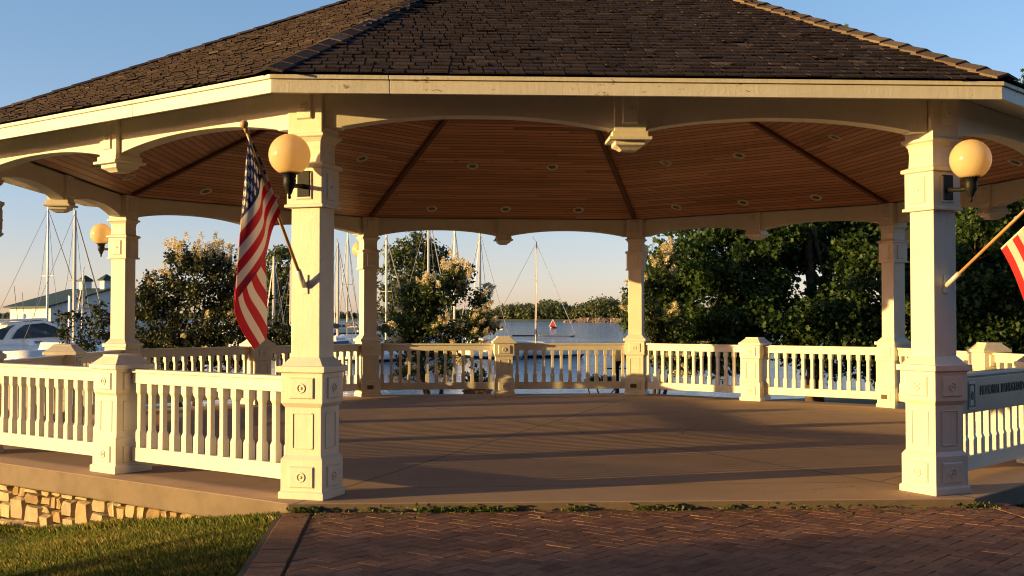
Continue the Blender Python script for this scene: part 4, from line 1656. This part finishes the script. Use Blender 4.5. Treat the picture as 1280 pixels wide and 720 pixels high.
for i, (az, dist, zz, rr) in enumerate(((219, 36, 8.5, 6.2), (229, 32, 10.0, 6.6), (241, 30, 10.0, 6.6), (256, 29, 9.5, 6.4), (271, 29, 9.0, 6.2), (286, 29, 8.0, 5.6), (301, 30, 7.5, 5.2), (316, 31, 7.0, 5.0), (334, 33, 7.0, 5.0))):  # unseen row added to hold back sky light on the bandstand front
    px_, py_ = dist * math.cos(R_(az)), dist * math.sin(R_(az)) - 4
    bl = [(px_ + rr * 0.62 * math.cos(q), py_ + rr * 0.62 * math.sin(q), zz + h_, rr * .6, rr * .6, rr * .55, 40) for q, h_ in ((0, -3), (1.6, 0), (3.1, -3), (4.7, 0), (2.4, 3.6), (5.4, 3.6), (0.8, -6), (4.0, -6), (2.2, -7.5), (5.6, -7.5))]
    tree("sky_block_tree", label="large tree of an added unseen row behind the photographer, blocking sky light", cat="tree", loc=(px_, py_, LAND_Z), trunk_top=(px_, py_, zz), trunk_r=0.3, blobs=bl, per_clump=28, leaf_size=0.65, clump_r=1.15, mat='maple', shape='diamond', group="added trees behind the photographer that block sky light")

# grass ----------------------------------------------------------------
def grass(n_try):
    x = rng.uniform(-6.6, 4.9, n_try)
    y = rng.uniform(-9.6, -3.6, n_try)
    keep = ((x < XL - 0.235 + rng.normal(0, 0.03, n_try)) & (x > -6.6)) | (x > XR + 0.27 + rng.normal(0, 0.03, n_try))
    keep &= ~((x > 0) & (y < -8.6))
    # outside the slab
    ins = np.ones(n_try, bool)
    P = np.array(SLAB)
    for i in range(8):
        a, b = P[i], P[(i + 1) % 8]
        cr = (b[0] - a[0]) * (y - a[1]) - (b[1] - a[1]) * (x - a[0])
        s0 = (b[0] - a[0]) * (0 - a[1]) - (b[1] - a[1]) * (0 - a[0])
        ins &= (cr * s0 > 0)
    keep &= ~ins
    # only what lies near the camera's field
    x, y = x[keep], y[keep]
    n = len(x)
    z = np.array([ground_z(a, b) for a, b in zip(x, y)])
    pa = np.sin(x * 3.1 + 1.7 * np.sin(y * 2.3)) * np.cos(y * 2.7) * 0.5 + 0.5
    h = rng.uniform(0.022, 0.055, n) * (0.75 + 0.5 * pa)
    # taller tufts where the mower does not reach, along the wall
    edge = np.abs((np.abs(x - SLAB[FL][0]) * (SLAB[L1][1] - SLAB[FL][1]) / abs(SLAB[L1][0] - SLAB[FL][0]) + SLAB[FL][1]) - y)
    h *= np.where((x < XL) & (edge < 0.30), 1.7, 1.0)
    an = rng.uniform(0, 2 * math.pi, n)
    wd = rng.uniform(0.0022, 0.0042, n)
    lean = rng.uniform(0.05, 0.6, n) * h
    dx, dy = np.cos(an), np.sin(an)
    base = np.stack([x, y, z - 0.004], 1)
    side = np.stack([-dy, dx, 0 * dx], 1) * wd[:, None]
    fw = np.stack([dx, dy, 0 * dx], 1)
    mid = base + fw * (lean * 0.35)[:, None] + np.array([0, 0, 1]) * (h * 0.6)[:, None]
    tip = base + fw * lean[:, None] + np.array([0, 0, 1]) * (h * 0.95)[:, None]
    vv = np.stack([base - side, base + side, mid + side * 0.7, tip, mid - side * 0.7], 1)
    pb_ = np.sin(x * 7.3 + 2.0 * np.sin(y * 5.1 + 1)) * np.sin(y * 8.9 + np.cos(x * 6))
    h *= 1 + 0.35 * (pb_ > 0.55)
    tn = rng.normal(0.50, 0.2, n) + (pa - 0.5) * 0.5 + pb_ * 0.14
    tn = np.where(rng.uniform(0, 1, n) < 0.10, 1.0, tn)
    o = np_mesh("grass", vv, 5, M['grass'], tn)
    tag(o, "short mown lawn grass beside the stone wall and the brick walk", "grass", kind="stuff")


grass(480000)


def weeds():
    spots = []
    for (u, ln_, n) in ((385, 0.16, 170), (470, 0.4, 60), (545, 0.22, 200), (600, 0.26, 260), (640, 0.1, 40), (716, 0.13, 90), (805, 0.16, 90), (845, 0.14, 80), (912, 0.08, 30), (1000, 0.4, 25), (1100, 0.4, 25), (1222, 0.2, 110)):
        x0 = (u - 640) / FPX * 9.05 + CAM[0] + 0.089 * 9.0
        for k in range(n):
            x = x0 + rnd.gauss(0, ln_ / 2.6)
            spots.append((x, slab_front(x) - abs(rnd.gauss(0.02, 0.03)) - 0.012, -0.06 + abs(rnd.gauss(0, 0.016))))
    # little sprouts in the joints near the edges
    for k in range(260):
        x = rnd.choice([rnd.uniform(XL - 0.3, XL + 0.8), rnd.uniform(0.6, XR + 0.3), rnd.uniform(XL, XR)])
        spots.append((x, slab_front(x) - abs(rnd.gauss(0.12, 0.22)) - 0.02, -0.055))
    o = leaves("weeds", M['grass'], np.array(spots), 0.026, 'diamond', None, 0.6, rng.normal(0.25, 0.22, len(spots)))
    tag(o, "small weeds growing in the crack between concrete floor and brick walk", "weeds", kind="stuff")


weeds()

# ------------------------------------------------------------------ small things on the shore
x, y, _ = at(597, 25.2, 480)
pb = empty("planter_box", (x, y, LAND_Z), "brown wooden planter box on the shore behind the back railing", "planter", None, -0.3)
MB().stack([(0, .22), (0.42, .25), (0.42, .27), (0.46, .27)]).build("box", M['brownwood'], pb, False, 0.008)
pc = rng.normal(0, 1, (420, 3)) * np.array([0.13, 0.13, 0.12]) + np.array([0, 0, 0.66])
leaves("planting", M['lilac'], pc, 0.08, 'diamond', pb)
x, y = at(771, 27)
lp = empty("path_lamp", (x, y, LAND_Z), "black path lamp post with globe seen through the back railing", "lamp")
zt = zat(443, 27) - LAND_Z
MB().lathe([(0.09, 0), (0.09, 0.08), (0.055, 0.12), (0.05, zt - 0.3), (0.09, zt - 0.2), (0.1, zt - 0.15)], 14).build("post", M['black'], lp, True)
MB().sphere((0, 0, zt), 0.17, 24, 16).build("globe", M['globe'], lp, True)
MB().tube([(-0.32, 0, zt - 0.32), (0.32, 0, zt - 0.32)], 0.015, 6).build("banner_arm", M['black'], lp)
for u, lb in ((742, "small dark round shrub left of the path lamp"), (757, "small dark shrub right beside the path lamp post")):
    x, y, z = at(u, 26, 476)
    tree("small_shrub", lb, "shrub", (x, y, LAND_Z), (x, y, z), 0.02, [(x, y, z, .14, .14, .1, 18)], 26, 0.05, 0.08, 'lilacdark', 'diamond', 'bark2', "small shrubs by the path lamp", 2)

# ------------------------------------------------------------------ far quay, boathouse, docks, boats
WZ = -1.3
P0, P1 = at(-700, 118), at(562, 112)
qm = MB()
d = np.array(P1) - np.array(P0)
d /= np.linalg.norm(d)
n_ = np.array([-d[1], d[0]])
pts = [np.array(P0) - n_ * 2, np.array(P1) - n_ * 2, np.array(P1) + n_ * 6 + d * 3, np.array(P1) + n_ * 22 - d * 30, np.array(P0) + n_ * 120]
k = len(pts)
qm.add([(p[0], p[1], -0.92) for p in pts] + [(p[0], p[1], -2.0) for p in pts], [tuple(range(k))] + [(i, i + k, (i + 1) % k + k, (i + 1) % k) for i in range(k)])
tag(qm.build("quay", M['ground']), kind="structure")


def boathouse():
    d0 = 128.0
    px_ = d0 / FPX
    hw = 70 * px_ / math.cos(R_(27))
    ez, rz = zat(383, d0), zat(362, d0)
    x, y = at(140, d0)
    root = empty("boathouse", (x, y, -0.92), "white boathouse with green gable roof and two small cupolas", "boathouse", None, -YAW + R_(46))
    Ln = 10.0
    o = -0.92
    zb, zr = ez - o, rz - o
    W = MB()
    W.add([(-hw, 0, 0), (hw, 0, 0), (hw, 0, zb), (0, 0, zr), (-hw, 0, zb), (-hw, Ln, 0), (hw, Ln, 0), (hw, Ln, zb), (0, Ln, zr), (-hw, Ln, zb)],
          [(0, 1, 2, 3, 4), (5, 9, 8, 7, 6), (0, 4, 9, 5), (1, 6, 7, 2)])
    W.build("wall", M['barnwall'], root)
    Rf = MB()
    for s in (-1, 1):
        a = Vector((0, -0.5, zr + 0.22))
        b = Vector((s * (hw + 0.6), -0.5, zb - 0.02))
        vs = []
        for dz in (0, -0.18):
            vs += [(a.x, -0.5, a.z + dz), (b.x, -0.5, b.z + dz), (b.x, Ln + 0.5, b.z + dz), (a.x, Ln + 0.5, a.z + dz)]
        Rf.add(vs, [(0, 1, 2, 3), (7, 6, 5, 4), (0, 4, 5, 1), (1, 5, 6, 2), (2, 6, 7, 3)])
    rf = Rf.build("roof", M['barnroof'], root)
    for yy in (1.3, 6.2):
        c = MB()
        c.stack([(zr - 0.2, .5), (zr + 1.0, .5)], None, 0.5, 0, yy)
        cu = c.build("cupola", M['barnwall'], rf)
        MB().stack([(zr + 1.0, .75), (zr + 1.08, .75), (zr + 1.7, .05)], None, 0.5, 0, yy).build("cupola_roof", M['barnroof'], cu)
    for xx in (-3.2, 1.0):
        MB().box((xx, -0.03, 1.4), (2.2, 0.08, 2.8)).build("door", M['barnwall'], root)


boathouse()


def hull_mesh(mb, Ln, beam, fb, draft=0.25, sheer=0.25, n=14, transom=0.7, tone=0.5):
    """bow at +x; z=0 waterline"""
    vs, fs_ = [], []
    for i in range(n + 1):
        t = i / n
        x = -Ln / 2 + Ln * t
        w_ = beam / 2 * (transom + (1 - transom) * math.sin(min(1, t / 0.45) * math.pi / 2)) if t < 0.45 else beam / 2 * max(0.02, 1 - ((t - 0.45) / 0.55) ** 2.2)
        zs = fb + sheer * (max(0, t - 0.3) / 0.7) ** 2
        xo = x + (0.06 * Ln * (t ** 3))
        vs += [(x * 0.96, -w_ * 0.35, -draft), (x * 0.98, -w_ * 0.86, 0.05), (xo, -w_, zs), (xo, 0, zs + 0.06), (xo, w_, zs), (x * 0.98, w_ * 0.86, 0.05), (x * 0.96, w_ * 0.35, -draft)]
    for i in range(n):
        for j in range(7):
            a, b2 = i * 7 + j, i * 7 + (j + 1) % 7
            fs_.append((a, b2, b2 + 7, a + 7))
    fs_.append(tuple(reversed(range(7))))
    fs_.append(tuple(n * 7 + j for j in range(7)))
    return mb.add(vs, fs_, None, tone)


def sailboat(u, vtop, d, Ln, heading, label, hullmat='boatwhite', tilt=0.0, mast_r=None, boom=True, furl=True, group="sailboats moored in the marina", mastmat="mast"):
    x, y = at(u, d)
    root = empty("sailboat", (x, y, WZ), label, "sailboat", group, heading)
    H = zat(vtop, d) - WZ
    mr = (mast_r or max(0.07, d * 0.00105)) * 0.85
    fb = 0.085 * Ln + 0.15
    hull_mesh(MB(), Ln, Ln * 0.3, fb).build("hull", M[hullmat], root, True)
    hull_mesh(MB(), Ln * 0.995, Ln * 0.301, 0.16, 0.3, 0.02).build("boot_stripe", M['boatdark'], root, True)
    cb = MB()
    cb.add([(-Ln * .18, -Ln * .09, fb), (Ln * .2, -Ln * .06, fb + .05), (Ln * .2, Ln * .06, fb + .05), (-Ln * .18, Ln * .09, fb),
            (-Ln * .17, -Ln * .08, fb + .42), (Ln * .12, -Ln * .05, fb + .36), (Ln * .12, Ln * .05, fb + .36), (-Ln * .17, Ln * .08, fb + .42)],
           [(4, 5, 6, 7), (0, 1, 5, 4), (1, 2, 6, 5), (2, 3, 7, 6), (3, 0, 4, 7)])
    cab = cb.build("cabin", M[hullmat], root)
    wm = MB()
    for s in (-1, 1):
        wm.add([(-Ln * .14, s * Ln * .0865, fb + .14), (Ln * .08, s * Ln * .066, fb + .16), (Ln * .08, s * Ln * .062, fb + .28), (-Ln * .14, s * Ln * .0845, fb + .30)], [(0, 1, 2, 3)])
    wm.build("window", M['glass'], cab)
    mx = Ln * 0.06
    tx = math.tan(tilt)
    ma = MB()
    ma.tube([(mx, 0, fb), (mx + tx * H * .5, 0, H * 0.5), (mx + tx * H, 0, H)], [mr, mr * 0.95, mr * 0.75], 8)
    for q in (0.55,):
        ma.tube([(mx + tx * H * q, -Ln * .05, H * q), (mx + tx * H * q, Ln * .05, H * q)], mr * 0.25, 5)
    mast = ma.build("mast", M[mastmat], root)
    ma = MB()
    ma.tube([(mx + tx * H, 0, H - .05), (mx + tx * H - 0.25, 0, H + .35)], 0.02, 4).build("masthead_antenna", M['rig'], mast)
    rg = MB()
    wr = max(0.012, d * 0.00021)
    tp = (mx + tx * H, 0, H * 0.985)
    rg.tube([tp, (-Ln * 0.49, 0, fb + 0.1)], wr, 4)
    for s in (-1, 1):
        rg.tube([tp, (mx + tx * H * .55, s * Ln * .05, H * .55), (mx - 0.1, s * Ln * 0.14, fb)], wr, 4)
    rg.build("rigging", M['rig'], root)
    fs2 = MB()
    bow = (Ln * 0.5, 0, fb + 0.3)
    fs2.tube([tp, tuple((np.array(tp) * .9 + np.array(bow) * .1)), tuple((np.array(tp) * .1 + np.array(bow) * .9)), bow], [wr, mr * 0.34 if furl else wr, mr * 0.42 if furl else wr, wr], 6)
    fs2.build("furled_jib", M['mast'], root)
    if boom:
        bo = MB()
        bo.tube([(mx, 0, fb + 1.0), (-Ln * 0.36, 0, fb + 1.05)], 0.06, 8)
        b_ = bo.build("boom", M['mast'], root)
        MB().tube([(mx - 0.1, 0, fb + 1.17), (-Ln * .15, 0, fb + 1.22), (-Ln * 0.34, 0, fb + 1.16)], [0.2, 0.15, 0.08], 8).build("sail_cover", M['dock'], b_)
    return root


sailboat(86, 262, 66, 9.0, R_(73), "sailboat with the tall thick white mast left of the far left column", mast_r=0.13, boom=False)
sailboat(51, 258, 74, 9.5, R_(64), "sailboat at far left whose tall mast rises above the white cruiser", mast_r=0.10, boom=False)
sailboat(104, 340, 82, 6.0, R_(120), "small sailboat with a short leaning mast before the boathouse gable", tilt=-0.06, mast_r=0.08, boom=False)
sailboat(344, 320, 78, 7.0, R_(110), "sailboat with stout pale mast just right of the hanging flag", mast_r=0.13)
sailboat(361, 330, 84, 7.0, R_(75), "sailboat with shorter pale mast close beside the front left column", mast_r=0.12)
sailboat(419, 303, 90, 8.5, R_(70), "sailboat whose white mast stands right of the front left column", mast_r=0.13)
sailboat(436, 288, 98, 9.0, R_(105), "sailboat with thin grey mast left of the back left column", mast_r=0.09)
sailboat(478, 293, 74, 8.0, R_(60), "white sailboat with bright stern just right of the back left column", mast_r=0.10)
sailboat(531, 262, 86, 9.5, R_(62), "sailboat whose mast rises out of the blossoming lilac", mast_r=0.11)
sailboat(570, 278, 88, 9.0, R_(100), "sailboat with mast above the top of the lilac, its rigging leaning left", mast_r=0.09)
sailboat(604, 288, 80, 8.5, R_(112), "sailboat with dark stays and mast right of the lilac", mast_r=0.11)
x0s = at(663, 80)
sailboat(663, 302, 80, 6.6, R_(-YAW * 57.3) + 0.05 + math.pi * 0, "low white sailboat with a lone mast on open water behind the back railing", mast_r=0.075, furl=False, boom=False, mastmat="spar")


def cruiser():
    d = 74.0
    x, y = at(45, d)
    root = empty("motor_cruiser", (x, y, WZ), "white motor cruiser with tinted windows and hardtop at far left", "motor boat", None, -YAW + R_(38))
    root.scale = (0.80, 0.80, 0.93)
    k = 1.0
    Ln, bm = 11.0, 3.6
    hull_mesh(MB(), Ln, bm, 1.15, 0.4, 0.55, 18, 0.85).build("hull", M['boatwhite'], root, True)
    hull_mesh(MB(), Ln * 1.002, bm * 1.004, 0.36, 0.5, 0.05, 18, 0.85).build("boot_stripe", M['boatdark'], root, True)
    st = MB()
    for s in (-1, 1):
        y_ = s * (bm / 2 * 0.985)
        st.add([(-0.6, y_ * 1.0, 0.72), (0.6, y_ * 1.0, 1.02), (3.0, y_ * 0.88, 1.22), (2.6, y_ * 0.9, 0.98), (0.8, y_ * 1.0, 0.72)], [(0, 1, 2, 3, 4)])
    st.add([], [])
    ob = st.build("hull_window", M['glass'], root)
    so = ob.modifiers.new("t", 'SOLIDIFY')
    so.thickness = 0.08
    so.offset = 0
    sup = MB()
    w0, w1 = bm * .43, bm * .36
    prof = [(-3.6, 1.15, w0), (-2.3, 2.55, w1), (0.4, 2.72, w1), (2.2, 1.95, w1 * .9), (4.0, 1.5, w0 * .6)]
    vs, fs_ = [], []
    for (xx, zz, ww) in prof:
        vs += [(xx, -w0 * (ww / w0) ** .3, 1.1), (xx, -ww, zz), (xx, ww, zz), (xx, w0 * (ww / w0) ** .3, 1.1)]
    for i in range(len(prof) - 1):
        for j in range(3):
            a = i * 4 + j
            fs_.append((a, a + 1, a + 5, a + 4))
    fs_ += [(0, 1, 2, 3), (16, 19, 18, 17)]
    sup.add(vs, fs_)
    # the superstructure
    s_ = sup.build("superstructure", M['boatwhite'], root, False, 0.06)
    wn2 = MB()
    for s in (-1, 1):
        yy = s * (w0 + 0.02)
        y2 = s * (w1 + 0.08)
        wn2.add([(-2.2, yy * .99, 1.50), (-1.75, y2 * 1.02, 2.1), (-1.2, y2, 2.4), (0.2, y2, 2.52), (1.0, y2 * .98, 2.28), (1.9, y2 * .96, 1.86), (1.5, yy * .97, 1.62)], [tuple(range(7))])
        wn2.add([(-3.6, yy, 1.45), (-3.0, y2 * 1.02, 2.15), (-1.9, y2, 2.42), (-2.35, y2 * 1.02, 2.1), (-2.85, yy, 1.45)], [(0, 1, 2, 3, 4)])
    o = wn2.build("side_window", M['glass'], s_)
    so = o.modifiers.new("t", 'SOLIDIFY')
    so.thickness = 0.12
    so.offset = 0
    ht = MB()
    ht.add([(-4.3, -w1, 2.55), (0.6, -w1, 2.74), (0.6, w1, 2.74), (-4.3, w1, 2.55), (-4.4, -w1, 2.68), (0.4, -w1, 2.86), (0.4, w1, 2.86), (-4.4, w1, 2.68)],
           [(0, 3, 2, 1), (4, 5, 6, 7), (0, 1, 5, 4), (1, 2, 6, 5), (2, 3, 7, 6), (3, 0, 4, 7)])
    for s in (-1, 1):
        ht.tube([(-4.3, s * w1 * .95, 2.58), (-4.9, s * w0, 1.2)], 0.07, 6)
    hto = ht.build("hardtop", M['boatwhite'], root, False, 0.04)
    MB().sphere((-3.0, 0.5, 3.12), 0.26, 16, 10).build("radar_dome", M['boatwhite'], hto, True)
    MB().sphere((-1.0, -0.4, 2.98), 0.18, 14, 8).build("antenna_dome", M['boatwhite'], hto, True)
    am = MB()
    am.tube([(-1.6, -0.9, 2.75), (-1.9, -0.9, 5.0)], 0.025, 5)
    am.tube([(-0.6, 0.9, 2.75), (-0.8, 0.9, 4.6)], 0.025, 5)
    am.build("aerial", M['rig'], hto)
    ck = MB()
    ck.box((-4.7, 0, 1.35), (1.0, bm * .7, 0.5))
    ck.box((-3.9, 0, 1.6), (0.3, bm * .7, 0.9))
    ck.build("cockpit_seat", M['boatcream'], root, False, 0.08)
    rl = MB()
    pr = [(4.2, -1.0, 1.75), (5.4, -0.35, 1.95), (5.75, 0, 2.0), (5.4, 0.35, 1.95), (4.2, 1.0, 1.75), ]
    rl.tube(pr, 0.03, 5)
    for p in pr:
        rl.tube([p, (p[0] * .99, p[1], 1.4)], 0.02, 5)
    rl.build("bow_rail", M['metalw'], root)


cruiser()


def motor_yacht(u, vw, d, Ln, heading, label, mat, cover=None):
    x, y = at(u, d)
    root = empty("motor_yacht", (x, y, WZ), label, "motor boat", "motor boats lying in the marina", heading)
    hull_mesh(MB(), Ln, Ln * .3, Ln * .11, 0.3, Ln * .06).build("hull", M[mat], root, True)
    hull_mesh(MB(), Ln * 1.001, Ln * .302, Ln * .028, 0.35, 0.02).build("boot_stripe", M['boatdark'], root, True)
    h0 = Ln * .11
    if cover:
        c = MB().stack([(h0, .34 * 1), (h0 + 0.05, 1)], None)
        c = MB()
        c.add([(-Ln * .4, -Ln * .12, h0), (Ln * .3, -Ln * .09, h0), (Ln * .3, Ln * .09, h0), (-Ln * .4, Ln * .12, h0), (-Ln * .3, 0, h0 + Ln * .12), (Ln * .12, 0, h0 + Ln * .14)],
              [(0, 1, 5, 4), (2, 3, 4, 5), (1, 2, 5), (3, 0, 4)])
        c.build("canvas_cover", M['bluecover'], root)
        return
    cb = MB().add([(-Ln * .3, -Ln * .11, h0), (Ln * .25, -Ln * .08, h0), (Ln * .25, Ln * .08, h0), (-Ln * .3, Ln * .11, h0),
                   (-Ln * .3, -Ln * .1, h0 + Ln * .12), (Ln * .14, -Ln * .08, h0 + Ln * .12), (Ln * .14, Ln * .08, h0 + Ln * .12), (-Ln * .3, Ln * .1, h0 + Ln * .12)],
                  [(4, 5, 6, 7), (0, 1, 5, 4), (1, 2, 6, 5), (2, 3, 7, 6), (3, 0, 4, 7)]).build("cabin", M[mat], root)
    for s in (-1, 1):
        for q in range(4):
            MB().box((-Ln * .24 + q * Ln * .1, s * Ln * .104, h0 + Ln * .07), (Ln * .06, 0.06, Ln * .04)).build("window", M['glass'], cab_ := cb)
    rl = MB()
    rl.tube([(-Ln * .3, 0, h0 + Ln * .12), (-Ln * .3, 0, h0 + Ln * .5)], 0.1, 6)
    rl.tube([(-Ln * .48, -Ln * .12, h0 + .9), (Ln * .45, -Ln * .06, h0 + Ln * .06 + .9), (Ln * .52, 0, h0 + Ln * .06 + .9)], 0.05, 5)
    rl.build("deck_rail", M['metalw'], root)


motor_yacht(434, 415, 190, 7.5, R_(32), "cream motor yacht with cabin windows moored beyond the docks", 'boatcream')
motor_yacht(427, 430, 84, 4.2, R_(30), "small boat under a blue canvas cover left of the back left column", 'boatwhite', True)
motor_yacht(300, 420, 95, 8.0, R_(160), "white motor boat hidden mostly behind the hanging flag", 'boatwhite')


motor_yacht(118, 430, 88, 7.0, R_(50), "white motor boat behind the sparse twiggy shrub", 'boatwhite')
motor_yacht(8, 430, 92, 8.5, R_(60), "white motor boat at the very left behind the cruiser's hardtop", 'boatwhite')
motor_yacht(486, 430, 100, 6.5, R_(40), "small cream motor boat right of the back left column", 'boatcream')


def dock(u0, u1, d0, d1, label, w=1.6, low=False):
    a, b = np.array(at(u0, d0)), np.array(at(u1, d1))
    ln = np.linalg.norm(b - a)
    ang = math.atan2(b[1] - a[1], b[0] - a[0])
    m = (a + b) / 2
    root = empty("floating_dock", (m[0], m[1], WZ), label, "dock", "floating docks of the marina", ang)
    if low:
        MB().box((0, 0, 0.12), (ln, w, 0.10)).build("deck", M['boatdark'], root)
        MB().box((0, 0, 0.02), (ln * .97, w * .8, 0.10)).build("float", M['boatdark'], root)
        return
    MB().box((0, 0, 0.32), (ln, w, 0.16)).build("deck", M['dock'], root)
    MB().box((0, 0, 0.12), (ln * .98, w * .8, 0.24)).build("float", M['boatdark'], root)
    pm = MB()
    for q in np.linspace(-ln / 2 + 1, ln / 2 - 1, max(2, int(ln / 7))):
        pm.tube([(q, w / 2 + .15, -1), (q, w / 2 + .15, 0.75)], 0.11, 8)
    pm.build("piling", M['dock'], root)


dock(380, 610, 92, 96, "long dark floating dock behind the lilac and the masts")
dock(-60, 330, 86, 90, "floating dock in front of the boathouse quay")
dock(640, 672, 172, 172, "short floating dock out on the water left of the lone mast", 0.9, True)
dock(674, 716, 172, 166, "dark floating breakwater right of the lone mast", 0.9, True)

# red daymark -----------------------------------------------------------
dmk = 300
x, y = at(691, dmk)
mk = empty("channel_marker", (x, y, WZ), "red and white triangular channel marker standing in the water", "channel marker", None, -YAW)
s = dmk / FPX
MB().lathe([(1.1, -.4), (1.1, 0.35), (0.5, 0.5)], 16).build("float", M['boatdark'], mk)
MB().prism([(-4.2 * s, 2.2 * s), (4.2 * s, 2.2 * s), (0, 10.5 * s)], -0.16, 0.06).build("board", M['red'], mk)
fr3 = MB()
tri = [(-4.3 * s, 2.0 * s), (4.3 * s, 2.0 * s), (0, 10.7 * s)]
for i in range(3):
    p, q = tri[i], tri[(i + 1) % 3]
    fr3.tube([(p[0], -0.1, p[1]), (q[0], -0.1, q[1])], 0.10, 6)
fr3.tube([(0, 0.12, 0.3), (0, 0.12, 8 * s)], 0.1, 6)
fr3.build("border", M['boatwhite'], mk)


# far shore -------------------------------------------------------------
def far_shore():
    D = 900.0
    us = list(range(-900, 2500, 60))
    mb = MB()
    vs = []
    for u in us:
        a = at(u, D + (40 * math.sin(u * .013)) + max(0, (660 - u)) * 0.9)
        b = at(u, 2600)
        vs += [(a[0], a[1], WZ - .5), (a[0] + FWD[0] * 12, a[1] + FWD[1] * 12, WZ + 1.2), (b[0], b[1], WZ + 12)]
    fs_ = []
    for i in range(len(us) - 1):
        for j in range(2):
            fs_.append((i * 3 + j, i * 3 + 3 + j, i * 3 + 4 + j, i * 3 + 1 + j))
    mb.add(vs, fs_)
    tag(mb.build("far_shore", M['ground']), kind="structure")
    cs, tn = [], []
    r = random.Random(5)
    # trees, denser where the opening of the bandstand shows them
    for k in range(1500):
        u = r.uniform(560, 830) if k < 620 else r.uniform(-500, 1900)
        dd = D + (40 * math.sin(u * .013)) + max(0, (660 - u)) * 0.9 + r.uniform(14, 120)
        p = at(u, dd)
        env = 0.55 + 0.45 * min(1, max(0, (u - 600) / 110)) if u < 720 else 1.0
        h = (11 + r.gauss(0, 1.6) + 4.5 * r.random() + 2.5 * math.sin(u * .05) + 2 * math.sin(u * .11 + 1)) * env
        if u < 560:
            h *= 0.85
        wd = h * r.uniform(0.22, 0.36)
        m = 150
        q = rand_unit(m) * (rng.uniform(0.3, 1, m) ** 0.5)[:, None]
        con = r.random() < 0.25
        zz = (q[:, 2] + 1) / 2
        if con:
            q[:, :2] *= (1 - zz)[:, None] * 0.9 + 0.08
        cs.append(np.stack([p[0] + q[:, 0] * wd, p[1] + q[:, 1] * wd, WZ + 1.3 + h * (0.12 + 0.88 * zz)], 1))
        tn.append(np.full(m, r.gauss(0.45, 0.2)) + rng.normal(0, 0.1, m) - (0.25 if con else 0))
    o = leaves("far_woods", M['woods'], np.concatenate(cs), 1.7, 'diamond', None, 0.3, np.concatenate(tn))
    tag(o, "far wooded shore of mixed green trees across the water", "woods", kind="stuff")


far_shore()


def rock_jetty(u0, u1, d0, d1, hh, n, label):
    mb = MB()
    r = random.Random(n)
    for k in range(n):
        t = r.random()
        u, d = u0 + (u1 - u0) * t, d0 + (d1 - d0) * t
        p = at(u, d + r.uniform(-4, 4))
        s = r.uniform(0.6, 1.5)
        taper = min(1, t * 8, (1 - t) * 8 + 0.2)
        z = WZ + r.uniform(-0.2, hh) * taper
        bmv = [(p[0] + s * r.uniform(.6, 1.2) * a, p[1] + s * r.uniform(.6, 1.2) * b, z + s * 0.75 * r.uniform(.6, 1.1) * c) for a in (-1, 1) for b in (-1, 1) for c in (-1, 1)]
        mb.add(bmv, [(0, 1, 3, 2), (4, 6, 7, 5), (0, 4, 5, 1), (2, 3, 7, 6), (0, 2, 6, 4), (1, 5, 7, 3)], None, r.random())
    tag(mb.build("rock_jetty", M['rock']), label, "jetty")


rock_jetty(707, 880, 640, 600, 1.7, 1300, "tan boulder jetty in front of the far wooded shore")
